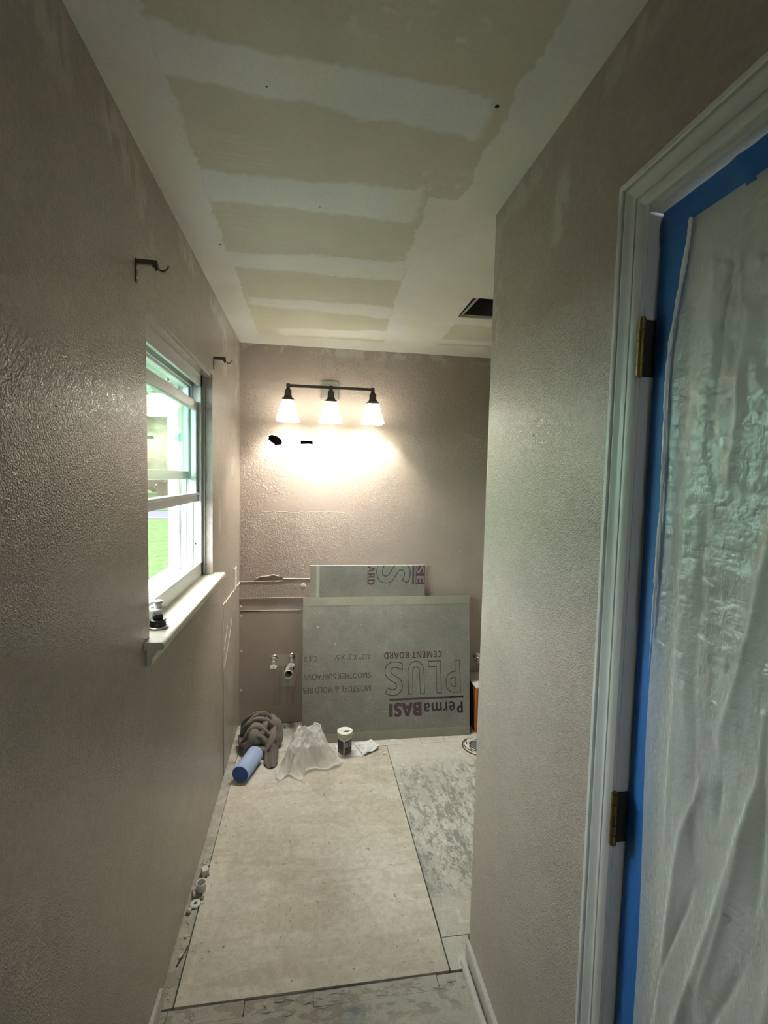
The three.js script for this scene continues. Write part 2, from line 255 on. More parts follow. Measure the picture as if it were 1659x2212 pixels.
// ---------------------------------------------------------------- ceiling
{
  const CX0 = XL - 0.15, CX1 = XA + 0.12, CZ0 = -(ZN + 0.12), CZ1 = -(ZB - 0.16);
  const s = poly(rect(CX0, CZ0, CX1, CZ1));
  s.holes.push(hole([[0.715, 2.168], [0.725, 2.158], [1.00, 2.155], [1.00, 2.42], [0.725, 2.422], [0.722, 2.42]]));
  const W = CX1 - CX0, D = CZ1 - CZ0;
  const mudAt = (x, z) => {                                            // 1 where there is joint compound; z is depth, positive away from the camera
    const wx = x + 0.030 * (fbm(x * 14, z * 14, 201) - 0.5) + 0.010 * (vn(x * 60, z * 60, 203) - 0.5), wz = z + 0.05 * (fbm(x * 9, z * 9, 205) - 0.5) + 0.010 * (vn(x * 70, z * 70, 207) - 0.5);
    let m = 0; const put = (v) => { if (v > m) m = v; };
    put(sstep(-0.303, -0.311, wx));                                    // along the left wall
    const rEdge = wz < 1.43 ? 0.425 : mix(0.325, 0.42, clamp((wz - 1.45) / 1.4));
    const right = sstep(rEdge - 0.004, rEdge + 0.004, wx);
    const bare2 = sstep(0.745, 0.755, wx) * sstep(2.53, 2.54, wz) * sstep(2.94, 2.93, wz) * (1 - sstep(2.80, 2.82, wz) * sstep(2.90, 2.88, wz));
    put(right * (1 - bare2));
    put(sstep(2.955, 2.965, wz));                                      // along the back wall
    const strip = (x0, x1, a0, a1, b0, b1, f) => { const t = clamp((wx - x0) / (x1 - x0)), lo = mix(a0, a1, t), hi = mix(b0, b1, t), end = 0.04; const q = Math.min(sstep(lo - f, lo + f, wz), sstep(hi + f, hi - f, wz)); put(q * sstep(x0 - end, x0 + end * 0.2, wx) * sstep(x1 + end * 0.6, x1 - end * 0.2, wx)); };
    strip(-0.30, 0.38, 0.995, 1.06, 1.115, 1.18, 0.010);
    strip(-0.30, 0.30, 1.425, 1.41, 1.57, 1.585, 0.012);
    strip(-0.31, 0.35, 1.92, 1.86, 2.04, 2.05, 0.014);
    strip(-0.27, 0.38, 2.36, 2.36, 2.47, 2.52, 0.016);
    strip(-0.17, 0.43, 2.82, 2.73, 2.95, 2.90, 0.018);
    strip(-0.30, 0.40, 0.30, 0.35, 0.45, 0.50, 0.012);
    return m;
  };
  const scrape = (x, z) => sstep(0.60, 0.72, fbm(x * 30, z * 30, 211)) * Math.max(sstep(0.72, 0.80, z) * sstep(0.98, 0.93, z) * sstep(0.0, 0.06, x) * sstep(0.36, 0.28, x), 0.8 * sstep(1.28, 1.34, z) * sstep(1.46, 1.42, z) * sstep(0.18, 0.26, x) * sstep(0.42, 0.40, x));
  const cmap = dataTex(1024, 2048, (u, v, c) => {
    const x = CX0 + u * W, z = CZ0 + v * D, m = mudAt(x, z), n = fbm(x * 7, z * 7, 221), g = vn(x * 240, z * 240, 223);
    let r = mix(0.800, 0.878, m), gg = mix(0.786, 0.872, m), b = mix(0.705, 0.815, m);
    const cool = m * sstep(0.45, 0.65, fbm(x * 5, z * 3, 225)); r -= 0.010 * cool; b += 0.03 * cool;
    const k = 0.975 + 0.06 * (n - 0.5) + 0.035 * (g - 0.5), sc = scrape(x, z);
    const lines = (1 - m) * 0.022 * sstep(0.62, 0.8, vn(x * 16, z * 260, 227)) * sstep(0.5, 0.7, vn(x * 6, z * 6, 229));
    r = r * k + 0.05 * sc + lines; gg = gg * k + 0.05 * sc + lines; b = b * k + 0.06 * sc + lines;
    c[0] = 255 * r; c[1] = 255 * gg; c[2] = 255 * b;
  }, true);
  const crel = heightTex(1024, 2048, (u, v) => { const x = CX0 + u * W, z = CZ0 + v * D; return clamp(0.25 + 0.38 * mudAt(x, z) + 0.07 * fbm(x * 40, z * 40, 231) + 0.25 * scrape(x, z) * vn(x * 160, z * 160, 233)); });
  const map = withRepeat(cmap, 1 / W, 1 / D, -CX0 / W, -CZ0 / D), bump = withRepeat(crel, 1 / W, 1 / D, -CX0 / W, -CZ0 / D);
  M.ceiling = std({ color: 0xffffff, roughness: 0.92, map, bumpMap: bump, bumpScale: 0.0028 });
  const c = struct(mesh('ceiling', slabFlat(s, H, 0.016), M.ceiling));
  for (const [x, z, rr] of [[0.395, -1.075, 0.005], [-0.10, -1.11, 0.002], [0.09, -2.05, 0.0025], [0.28, -2.16, 0.0025], [-0.325, -1.86, 0.004], [0.02, -1.55, 0.002]]) { const g = new THREE.SphereGeometry(rr, 8, 6); g.scale(1, 0.4, 1); g.translate(x, H, z); mesh('screw_head', g, M.dark, c); }
  struct(mesh('ceiling_attic_deck', bx(CX0, CX1, H + 0.45, H + 0.5, -CZ1, -CZ0), M.dark));
  struct(mesh('ceiling_attic_side', join([bx(CX0, CX0 + 0.02, H + 0.016, H + 0.45, -CZ1, -CZ0), bx(CX1 - 0.02, CX1, H + 0.016, H + 0.45, -CZ1, -CZ0), bx(CX0, CX1, H + 0.016, H + 0.45, -CZ1, -CZ1 + 0.02), bx(CX0, CX1, H + 0.016, H + 0.45, -CZ0 - 0.02, -CZ0)]), M.dark));
  // thin caulk lines where the ceiling meets the walls
}

// ---------------------------------------------------------------- floor: subfloor with sheets laid on it
{
  const f = struct(mesh('floor', bx(XL - 0.15, XA + 0.12, -0.06, -0.013, ZB - 0.16, ZN + 0.12), M.dark));
  const sheet = (name, pts, mat, top = 0, th = 0.012) => {
    const g = slabFlat(poly(pts.map(([x, z]) => [x, -z])), top - th, th);
    return mesh(name, g, mat, f);
  };
  const box4 = (x0, x1, z0, z1) => [[x0, z1], [x1, z1], [x1, z0], [x0, z0]];
  const blotch = (x, z, s) => fbm(x, z, s, 5);
  // main plywood sheet: cream dust over pinkish ply, streaks across
  const ply = dataTex(1024, 1536, (u, v, c) => {
    const x = u * 0.88, z = v * 1.38;
    const streak = fbm(x * 3.0, z * 26, 301), big = blotch(x * 4, z * 4, 303), pink = sstep(0.46, 0.62, blotch(x * 3.2 + 0.3, z * 3.2, 305)), dust = sstep(0.42, 0.66, blotch(x * 5, z * 6, 307)), gr = vn(x * 300, z * 300, 309), fine = fbm(x * 60, z * 60, 311);
    let r = 0.805, g = 0.792, b = 0.742;
    const bl = (t, R, G, B) => { r = mix(r, R, t); g = mix(g, G, t); b = mix(b, B, t); };
    bl(0.45 * pink, 0.785, 0.755, 0.700); bl(0.55 * dust, 0.825, 0.815, 0.775);
    bl(0.40 * sstep(0.52, 0.66, blotch(x * 6 + 4, z * 6, 313)), 0.70, 0.675, 0.61);
    bl(0.28 * sstep(0.50, 0.62, streak), 0.70, 0.655, 0.585);
    bl(0.5 * sstep(0.90, 0.96, vn(x * 70, z * 70, 315)) * sstep(0.45, 0.6, vn(x * 9, z * 9, 317)), 0.50, 0.47, 0.42);
    bl(0.6 * sstep(0.88, 0.92, vn(x * 55, z * 55, 319)), 0.82, 0.81, 0.76);
    const k = 0.96 + 0.14 * (big - 0.5) + 0.08 * (gr - 0.5) + 0.14 * (fine - 0.5);
    c[0] = 255 * r * k; c[1] = 255 * g * k; c[2] = 255 * b * k;
  }, true);
  M.ply = std({ color: 0xffffff, roughness: 0.9, map: withRepeat(ply, 1 / 0.88, 1 / 1.38, 0.395 / 0.88, -1.44 / 1.38) });
  // cement-smeared sheet on the right
  const smear = dataTex(1024, 1024, (u, v, c) => {
    const x = u * 1.15, z = v * 1.4;                                   // z counts away from the camera, from -1.44
    const zone = sstep(0.24, 0.38, z + 0.1 * (blotch(x * 6, z * 6, 331) - 0.5)) * sstep(1.24, 1.05, z);
    const st = fbm(x * 70 + 4 * z, z * 26, 333, 5), sp = sstep(0.42, 0.64, st * 0.45 + 0.25 * blotch(x * 14, z * 8, 335) + 0.30 * fbm(x * 160, z * 110, 336)), gr = vn(x * 260, z * 260, 337);
    let r = 0.755, g = 0.755, b = 0.720;
    const bl = (t, R, G, B) => { r = mix(r, R, t); g = mix(g, G, t); b = mix(b, B, t); };
    bl(0.30 * sstep(0.45, 0.6, blotch(x * 5, z * 5, 339)), 0.69, 0.67, 0.61);
    bl(zone * 0.74 * sp, 0.47, 0.47, 0.455); bl(zone * 0.30 * sstep(0.40, 0.55, blotch(x * 7, z * 5, 341)), 0.55, 0.55, 0.53);
    bl(0.5 * sstep(0.84, 0.9, vn(x * 40, z * 40, 343)), 0.84, 0.84, 0.81);
    const k = 0.97 + 0.08 * (gr - 0.5) + 0.10 * (fbm(x * 50, z * 50, 345) - 0.5);
    c[0] = 255 * r * k; c[1] = 255 * g * k; c[2] = 255 * b * k;
  }, true);
  M.smear = std({ color: 0xffffff, roughness: 0.92, map: withRepeat(smear, 1 / 1.15, 1 / 1.4, -0.47 / 1.15, -1.44 / 1.4) });
  // dusty grey strip and the scraped front sheet with blue stains
  const dusty = dataTex(1024, 512, (u, v, c) => {
    const x = u * 1.2, z = v * 0.6, gr = vn(x * 260, z * 260, 351), n = blotch(x * 9, z * 9, 353), ad = sstep(0.50, 0.60, fbm(x * 16, z * 34, 355));
    let r = 0.725, g = 0.715, b = 0.665;
    const bl = (t, R, G, B) => { r = mix(r, R, t); g = mix(g, G, t); b = mix(b, B, t); };
    bl(0.26 * ad, 0.50, 0.485, 0.44); bl(0.5 * sstep(0.50, 0.66, blotch(x * 6 + 3, z * 6, 357)), 0.66, 0.665, 0.645);
    const k = 0.96 + 0.10 * (gr - 0.5) + 0.2 * (n - 0.5);
    c[0] = 255 * r * k; c[1] = 255 * g * k; c[2] = 255 * b * k;
  }, true);
  M.dusty = std({ color: 0xffffff, roughness: 0.95, map: withRepeat(dusty, 1 / 1.2, 1 / 0.6) });
  const front = dataTex(1024, 512, (u, v, c) => {
    const x = -0.5 + u * 1.2, z = v * 0.6, gr = vn(x * 260, z * 260, 361), n = blotch(x * 9, z * 9, 363);   // z from 1.44 towards the camera
    let r = 0.700, g = 0.695, b = 0.655;
    const bl = (t, R, G, B) => { r = mix(r, R, t); g = mix(g, G, t); b = mix(b, B, t); };
    bl(0.42 * sstep(0.50, 0.62, fbm(x * 30, z * 60, 365, 5)) * sstep(0.14, 0.08, z), 0.48, 0.46, 0.42);
    bl(0.6 * sstep(0.46, 0.62, blotch(x * 7, z * 10, 367)) * sstep(0.045, 0.075, z) * sstep(-0.2, -0.05, x) * sstep(0.40, 0.28, x), 0.40, 0.44, 0.53);
    const k = 0.96 + 0.10 * (gr - 0.5) + 0.16 * (n - 0.5);
    c[0] = 255 * r * k; c[1] = 255 * g * k; c[2] = 255 * b * k;
  }, true);
  M.front = std({ color: 0xffffff, roughness: 0.95, map: withRepeat(front, 1 / 1.2, -1 / 0.6, 0.5 / 1.2, 1.44 / 0.6) });
  sheet('plywood_sheet', [[-0.390, -1.449], [0.4775, -1.449], [0.4805, -2.812], [-0.3945, -2.816]], M.ply);
  sheet('floor_strip', box4(XL - 0.02, -0.3955, -2.735, -1.449), M.dusty, -0.001);
  sheet('floor_strip', box4(XL - 0.02, -0.3965, -3.16, -2.7375), M.dusty);
  sheet('cement_board_sheet', box4(0.4835, XA, -2.818, -1.5665), M.smear);
  sheet('cement_board_sheet', box4(0.4825, XR + 0.02, -1.5645, -1.449), M.smear, -0.001);
  sheet('floor_strip', box4(-0.394, 0.70, -3.16, -2.8195), M.smear, -0.0005);
  sheet('floor_strip', box4(0.7025, 0.852, -3.16, -2.8205), M.smear);
  sheet('floor_strip', box4(0.8545, XA, -3.16, -2.8205), M.smear, -0.001);
  const cuts = [XL - 0.02, -0.405, -0.180, 0.030, 0.430, XR + 0.01];
  for (let i = 0; i + 1 < cuts.length; i++) sheet('floor_strip', [[cuts[i] + 0.0012, -1.395], [cuts[i + 1] - 0.0012, -1.395], [cuts[i + 1] - 0.0012, -1.4425], [cuts[i] + 0.0012, -1.4405]], M.front, -0.002 + 0.0012 * (i % 2));
  sheet('front_sheet', box4(XL - 0.02, XR + 0.02, -1.3945, ZN), M.front, -0.001);
  // scraped adhesive ridges on the front strip
  const r = rng(77), lumps = [];
  for (let i = 0; i < 26; i++) { const g = new THREE.SphereGeometry(1, 8, 5); g.scale(0.008 + 0.016 * r(), 0.0010 + 0.0016 * r(), 0.002 + 0.003 * r()); g.rotateY(0.5 * (r() - 0.5)); g.translate(-0.12 + 0.60 * r(), -0.001, -1.432 + 0.055 * r()); lumps.push(g); }
  mesh('adhesive_ridges', join(lumps), M.front, f).userData.kind = 'stuff';
  // grit and crumbs of plaster
  const crumbs = [];
  for (let i = 0; i < 240; i++) { const s = 0.0012 + 0.0035 * r() * r(); const g = new THREE.IcosahedronGeometry(s, 0); g.scale(1, 0.6, 1 + r()); g.rotateY(6 * r()); const side = r() < 0.4; g.translate(side ? -0.425 + 0.03 * r() : -0.39 + 1.2 * r() * r() , s * 0.4, side ? -1.45 - 1.2 * r() : -1.3 - 1.5 * r()); crumbs.push(g); }
  mesh('plaster_crumbs', join(crumbs), M.plaster, f).userData.kind = 'stuff';
}
// baseboards and shoe moulding
{
  const b = struct(mesh('baseboard_right', join([bx(XR - 0.013, XR, 0, 0.057, ZP + 0.002, DOOR.z0 - 0.06)]), M.whiteOld));
  const prof = poly([[0, 0], [0, 0.018], [-0.005, 0.018], [-0.012, 0.014], [-0.016, 0.006], [-0.016, 0]]);
  const shoe = new THREE.ExtrudeGeometry(prof, { depth: 0.62, bevelEnabled: false }); shoe.translate(XR - 0.0205, 0, -1.468);
  struct(mesh('trim_1', shoe, M.whiteOld), 'loose white shoe moulding along the right baseboard');
  struct(mesh('baseboard_left', rbx(XL, XL + 0.013, 0, 0.057, -1.462, ZN, 0.003), M.whiteOld));
}

// ---------------------------------------------------------------- door with casing, tape and plastic
{
  const d = struct(group('door_1'));
  const stile = M.white, x0 = XR + 0.024, x1 = XR + 0.059, z0 = -0.7675, z1 = 0.005;
  const s = poly(rect(-z1, 0.01, -z0, 2.072));
  const cols = [[-z1 + 0.135, -z1 + 0.135 + 0.195], [-z0 - 0.135 - 0.195, -z0 - 0.135]], rows = [[0.24, 0.86], [1.02, 1.60], [1.72, 1.945]];
  const panels = [];
  for (const [a, b] of cols) for (const [c, e] of rows) { s.holes.push(hole(rect(a, c, b, e))); panels.push([a, c, b, e]); }
  mesh('door_frame', slabSide(s, x0, x1 - x0), stile, d);
  for (const [a, c, b, e] of panels) {
    const g = gridSurf(8, 8, (u, v) => { const k = [0, 0.09, 0.16, 0.24, 0.5, 0.76, 0.84, 0.91, 1], dep = [0.010, 0.013, 0.006, 0.002, 0.002, 0.002, 0.006, 0.013, 0.010]; const iu = Math.round(u * 8), iv = Math.round(v * 8); return [x0 + Math.max(dep[iu], dep[iv]), mix(c, e, k[iv]), -mix(a, b, k[iu])]; });
    mesh('door_panel', g, stile, d);
  }
  mesh('jamb', join([bx(XR - 0.001, XR + 0.12, 0, DOOR.y1 - 0.012, DOOR.z0, DOOR.z0 + 0.015), bx(XR - 0.001, XR + 0.12, DOOR.y1 - 0.015, DOOR.y1, DOOR.z0, DOOR.z1), bx(XR - 0.001, XR + 0.12, 0, DOOR.y1 - 0.012, DOOR.z1 - 0.012, DOOR.z1), bx(XR + 0.06, XR + 0.072, 0, DOOR.y1 - 0.012, DOOR.z0 + 0.012, DOOR.z0 + 0.03)]), stile, d);
  // two hinges on the near side
  for (const y of [1.806, 0.970]) {
    const h = group('hinge', [0, 0, 0], d);
    for (let k = 0; k < 5; k++) mesh('knuckle', cyl(0.0062, 0.0062, 0.0180, XR - 0.006, y + k * 0.0192, -0.7655, 16), M.brass, h);
    mesh('pin', cyl(0.0045, 0.0045, 0.100, XR - 0.006, y - 0.002, -0.7655, 12), M.brass, h);
    mesh('leaf', bx(XR - 0.004, XR + 0.023, y, y + 0.095, -0.7705, -0.7685), M.dark, h);
  }
  // casing: one moulded profile mitred round the opening
  const T = [[0, 0], [0, 0.0155], [0.0025, 0.018], [0.0105, 0.018], [0.0125, 0.0165], [0.0135, 0.0105], [0.0155, 0.0105], [0.0165, 0.0155], [0.020, 0.0165], [0.026, 0.0125], [0.034, 0.0105], [0.0405, 0.0125], [0.0425, 0.0125], [0.0435, 0.0085], [0.0455, 0.0085], [0.0465, 0.0125], [0.052, 0.0125], [0.0595, 0.0095], [0.0625, 0.0075], [0.0635, 0]];
  const ZO = -0.8345, YO = 2.150, ZO2 = 0.080;
  const sweep = (rings) => { const pos = []; for (let k = 0; k + 1 < rings.length; k++) for (let i = 0; i + 1 < T.length; i++) { const a = rings[k](T[i]), b = rings[k](T[i + 1]), c = rings[k + 1](T[i]), e = rings[k + 1](T[i + 1]); pos.push(...a, ...b, ...c, ...b, ...e, ...c); } const g = new THREE.BufferGeometry(); g.setAttribute('position', new THREE.Float32BufferAttribute(pos, 3)); g.computeVertexNormals(); g.setAttribute('uv', new THREE.Float32BufferAttribute(new Float32Array(pos.length / 3 * 2), 2)); return toCreasedNormals(g, 0.6); };
  const t1 = struct(group('trim_2'), 'moulded white door casing around the taped doorway');
  mesh('casing_leg', sweep([([t, h]) => [XR - h, 0, ZO + t], ([t, h]) => [XR - h, YO - t, ZO + t]]), M.white, t1);
  mesh('casing_head', sweep([([t, h]) => [XR - h, YO - t, ZO + t], ([t, h]) => [XR - h, YO - t, ZO2 - t]]), M.white, t1);
  mesh('casing_leg', sweep([([t, h]) => [XR - h, YO - t, ZO2 - t], ([t, h]) => [XR - h, 0, ZO2 - t]]), M.white, t1);

  // blue painter's tape on the door edge and along its head
  const tapeBump = heightTex(256, 256, (u, v) => fbm(u * 80, v * 30, 401));
  M.tape = std({ color: new THREE.Color().setRGB(0.012, 0.145, 0.48), roughness: 0.55, bumpMap: withRepeat(tapeBump, 4, 4), bumpScale: 0.0002 });
  const tv = gridSurf(16, 160, (u, v) => { const y = 0.012 + v * 2.05, z = -0.7665 + u * 0.070 + 0.008 * sstep(1.0, 0.3, y) * u; return [XR + 0.0215 - 0.0018 * Math.sin(u * 3.14) - 0.003 * Math.max(0, fbm(u * 2, y * 5, 403) - 0.45) - 0.003 * u, y, z]; }, true);
  tag(mesh('tape_strip', tv, M.tape), 'long vertical strip of blue painter tape beside the door hinges', 'tape', 'blue tape holding the plastic');
  const th = gridSurf(160, 14, (u, v) => { const z = -0.764 + u * 0.765, y = 2.074 - v * 0.052 - 0.003 * Math.sin(z * 4); const w = fbm(z * 9 + v * 1.5, v * 2, 405); return [XR + 0.0200 - 0.006 * Math.max(0, w - 0.42) - 0.003 * Math.exp(-(((z + 0.605 + 0.5 * (y - 2.05)) / 0.012) ** 2)) - 0.0015 * v, y, z]; });
  tag(mesh('tape_strip', th, M.tape), 'blue painter tape strip running along under the door head casing', 'tape', 'blue tape holding the plastic');

  // milky plastic film hanging in folds from the tape
  const crink = heightTex(1024, 1024, (u, v) => { const a = Math.abs(vn(u * 22, v * 34, 411, 22, 34) - 0.5) * 2, b = Math.abs(vn(u * 50 + a, v * 70, 413) - 0.5) * 2, c = Math.abs(vn(u * 120, v * 140, 415, 120, 140) - 0.5) * 2; return clamp(1 - (0.55 * a + 0.3 * b + 0.15 * c)); });
  M.film = phys({ color: new THREE.Color().setRGB(0.88, 0.90, 0.865), roughness: 0.28, transmission: 0.56, thickness: 0, ior: 1.45, side: THREE.DoubleSide, bumpMap: withRepeat(crink, 1 / 0.5, 1 / 0.7), bumpScale: 0.0024 });
  // ridges (+) and creases (-): [height, half width, points as z, y]
  const lines = [
    [0.013, 0.010, [[-0.498, 1.289], [-0.547, 1.069], [-0.608, 0.803], [-0.66, 0.55]]], [0.012, 0.010, [[-0.584, 1.237], [-0.624, 1.096], [-0.640, 0.940], [-0.655, 0.7]]],
    [0.012, 0.012, [[-0.50, 1.64], [-0.518, 1.538], [-0.544, 1.381], [-0.573, 1.244]]], [0.010, 0.007, [[-0.505, 1.379], [-0.506, 1.247], [-0.543, 1.032], [-0.58, 0.86]]],
    [-0.009, 0.0045, [[-0.591, 1.058], [-0.636, 0.897], [-0.675, 0.724], [-0.69, 0.5]]], [-0.010, 0.008, [[-0.501, 1.029], [-0.553, 0.870], [-0.60, 0.65]]],
    [-0.009, 0.014, [[-0.620, 1.616], [-0.622, 1.488], [-0.620, 1.315], [-0.601, 1.042]]], [-0.008, 0.007, [[-0.562, 1.250], [-0.568, 1.139]]],
    [-0.009, 0.009, [[-0.507, 1.407], [-0.498, 1.192], [-0.503, 1.058]]], [-0.008, 0.012, [[-0.598, 1.946], [-0.613, 1.853], [-0.619, 1.74], [-0.619, 1.642]]],
    [0.009, 0.012, [[-0.655, 1.75], [-0.660, 1.55], [-0.655, 1.30], [-0.660, 1.0]]], [0.008, 0.010, [[-0.575, 1.85], [-0.58, 1.70], [-0.585, 1.60]]],
    [0.012, 0.012, [[-0.40, 1.7], [-0.43, 1.3], [-0.50, 0.8]]], [0.012, 0.014, [[-0.30, 1.8], [-0.33, 1.2], [-0.42, 0.6]]], [-0.009, 0.010, [[-0.36, 1.6], [-0.38, 1.1], [-0.46, 0.6]]], [0.012, 0.014, [[-0.16, 1.8], [-0.18, 1.2], [-0.24, 0.4]]],
  ];
  const segs = []; for (const [hh, wd, pts] of lines) for (let k = 0; k + 1 < pts.length; k++) segs.push([hh, wd, pts[k][0], pts[k][1], pts[k + 1][0], pts[k + 1][1], k === 0, k + 2 === pts.length]);
  const fold = (y, z) => {                                             // how far the film stands off the door
    const s = z + 0.70;
    let d = 0.008 + 0.008 * fbm(s * 6, y * 1.6, 421);
    const wz = z + 0.006 * (fbm(s * 9, y * 5, 422) - 0.5);
    for (const [hh, wd, za, ya, zb, yb, first, last] of segs) {
      if (y > ya || y <= yb) continue;
      const t = (ya - y) / (ya - yb), q = Math.abs(wz - mix(za, zb, t)) / wd; if (q > 5) continue;
      let k = 1; if (first) k *= sstep(0, 0.5, t); if (last) k *= sstep(1, 0.6, t);
      d += hh * k * Math.exp(-q * (0.6 + 0.4 * Math.min(q, 1)));
    }
    const up = sstep(0.95, 1.35, y);
    d += up * (0.0060 * (1 - Math.abs(fbm(s * 15 + 2 * y, y * 11, 427) * 2 - 1)) + 0.0030 * (1 - Math.abs(vn(s * 42 + 3 * y, y * 34, 429) * 2 - 1)));
    return Math.max(0.0005, 0.62 * d) * (0.05 + 0.95 * sstep(-0.005, 0.07, s)) * sstep(2.03, 1.96, y);
  };
  const edgeAt = (y) => -0.722 + 0.030 * sstep(1.80, 2.03, y) + 0.003 * Math.sin(y * 9) + 0.012 * sstep(1.3, 0.4, y);
  const film = gridSurf(280, 560, (u, v) => { const y = 0.02 + v * 2.01, z = mix(edgeAt(y), 0.0, u); return [XR + 0.0165 - fold(y, z), y, z, -z, y]; }, true);
  tag(mesh('plastic_film', film, M.film), 'milky crumpled plastic sheet taped over the white door', 'plastic sheet');
  // rolled free edge of the film
  const edgeRoll = gridSurf(8, 300, (u, v) => { const y = mix(2.03, 1.30, v), a = u * 5.2, r = (0.0024 * (0.6 + 0.8 * vn(y * 60, 1, 431)) + 0.0010 * vn(u * 4, y * 160, 433)) * sstep(1.0, 0.75, v); return [XR + 0.0150 - 0.003 + r * Math.cos(a), y, edgeAt(y) + 0.001 + r * Math.sin(a)]; });
  mesh('rolled_edge', edgeRoll, phys({ color: new THREE.Color().setRGB(0.93, 0.94, 0.93), roughness: 0.18, transmission: 0.2, thickness: 0, ior: 1.45, side: THREE.DoubleSide }), scene.getObjectByName('plastic_film'));
}

// ---------------------------------------------------------------- window in the left wall
{
  const w = struct(group('window_1'));
  const zn = WIN.z0, zf = WIN.z1, f0 = -0.478, f1 = -0.612;              // frame front and back
  // thin grey returns between drywall and frame
  mesh('head_return', bx(XL - 0.001 - 0.14, XL - 0.006, WIN.y1 - 0.012, WIN.y1, zf, zn), M.wall, w);
  const fr = group('frame', [0, 0, 0], w);
  const jamb = (name, a, b, s) => {                                     // stepped side jamb, s = +1 for the near one
    const P = []; const add = (x0, x1, wdt) => P.push(bx(x0, x1, WIN.y0 + 0.02, WIN.y1 - 0.012, a, a + s * wdt));
    add(f0, f0 - 0.012, 0.042); add(f0 - 0.012, f0 - 0.036, 0.032); add(f0 - 0.036, f0 - 0.043, 0.044); add(f0 - 0.043, f0 - 0.064, 0.032); add(f0 - 0.064, f0 - 0.071, 0.044); add(f0 - 0.071, f0 - 0.090, 0.036); add(f0 - 0.090, f1, 0.060);
    mesh(name, join(P), M.vinyl, fr);
  };
  jamb('side_jamb', zf, 0, 1); jamb('side_jamb', zn, 0, -1);
  mesh('jamb_liner', bx(XL - 0.030, f0 - 0.002, WIN.y0 + 0.02, WIN.y1 - 0.012, zf, zf + 0.012), M.vinylGrey, fr);
  mesh('head_jamb', join([bx(f0, f0 - 0.012, WIN.y1 - 0.060, WIN.y1 - 0.012, zf, zn), bx(f0 - 0.012, f0 - 0.036, WIN.y1 - 0.040, WIN.y1 - 0.012, zf, zn), bx(f0 - 0.036, f0 - 0.043, WIN.y1 - 0.062, WIN.y1 - 0.012, zf, zn), bx(f0 - 0.043, f0 - 0.071, WIN.y1 - 0.050, WIN.y1 - 0.012, zf, zn), bx(f0 - 0.071, f1, WIN.y1 - 0.066, WIN.y1 - 0.012, zf, zn)]), M.vinyl, fr);
  mesh('sill_frame', join([bx(f0, f0 - 0.010, 1.150, 1.228, zf + 0.005, zn - 0.005), bx(f0 - 0.010, f0 - 0.040, 1.150, 1.208, zf, zn), bx(f0 - 0.040, f0 - 0.046, 1.150, 1.220, zf, zn), bx(f0 - 0.046, f0 - 0.085, 1.150, 1.192, zf, zn), bx(f0 - 0.085, f1 - 0.02, 1.150, 1.198, zf, zn)]), M.vinyl, fr);
  { const g = new THREE.SphereGeometry(0.005, 10, 8); g.scale(0.7, 1, 0.6); g.translate(f0 - 0.026, 1.312, zf + 0.0325); mesh('screw', g, M.black, fr); }
  const sash = (name, x, y0, y1, zA, zB, rail) => {
    const s = group(name, [0, 0, 0], w), t = 0.022, st = 0.036;
    mesh('bottom_rail', rbx(x - t, x, y0, y0 + rail, zA, zB, 0.003), M.vinyl, s);
    mesh('top_rail', rbx(x - t, x, y1 - rail, y1, zA, zB, 0.003), M.vinyl, s);
    mesh('stile', rbx(x - t, x, y0 + rail - 0.002, y1 - rail + 0.002, zA, zA + st, 0.003), M.vinyl, s);
    mesh('stile', rbx(x - t, x, y0 + rail - 0.002, y1 - rail + 0.002, zB - st, zB, 0.003), M.vinyl, s);
    mesh('glass', bx(x - 0.013, x - 0.010, y0 + rail - 0.004, y1 - rail + 0.004, zA + st - 0.004, zB - st + 0.004), M.glass, s);
    return s;
  };
  const lower = sash('lower_sash', f0 - 0.0135, 1.502, 1.940, zf + 0.034, zn - 0.034, 0.040);
  mesh('lift_rail', rbx(f0 - 0.014, f0 - 0.003, 1.533, 1.542, zf + 0.05, zn - 0.05, 0.002), M.vinyl, lower);
  mesh('sash_lock', join([rbx(f0 - 0.032, f0 - 0.018, 1.940, 1.949, -1.90, -1.86, 0.003), new THREE.SphereGeometry(0.006, 10, 8).translate(f0 - 0.02, 1.952, -1.83)]), M.nickelAndLitPlate, lower);
  sash('upper_sash', f0 - 0.0445, 1.600, 2.030, zf + 0.034, zn - 0.034, 0.036);
  // wooden stool with horns, and the apron under it
  const st = group('window_sill', [0, 0, 0], w);
  const prof = new THREE.Shape(); prof.moveTo(-0.095, 0); prof.lineTo(0.044, 0); prof.quadraticCurveTo(0.052, 0.001, 0.052, 0.010); prof.quadraticCurveTo(0.052, 0.021, 0.042, 0.022); prof.lineTo(-0.095, 0.022); prof.closePath();
  const inner = new THREE.ExtrudeGeometry(prof, { depth: zn - zf - 0.002, bevelEnabled: false }); inner.translate(XL, 1.1445, zf + 0.001);
  const dusty = dataTex(256, 256, (u, v, c) => { const n = fbm(u * 12, v * 12, 441), sp = sstep(0.80, 0.86, vn(u * 60, v * 60, 443)) * sstep(0.4, 0.6, vn(u * 7, v * 7, 445)); const k = 1 - 0.06 * sstep(0.4, 0.65, n) - 0.30 * sp * sstep(0.6, 0.8, vn(u * 3, v * 3, 447)); c[0] = 255 * k * 0.985; c[1] = 255 * k * 0.97; c[2] = 255 * k * 0.92; }, true);
  M.sill = std({ color: new THREE.Color().setRGB(0.66, 0.645, 0.57), roughness: 0.45, map: withRepeat(dusty, 2.2, 2.2) });
  mesh('stool_board', inner, M.sill, st);
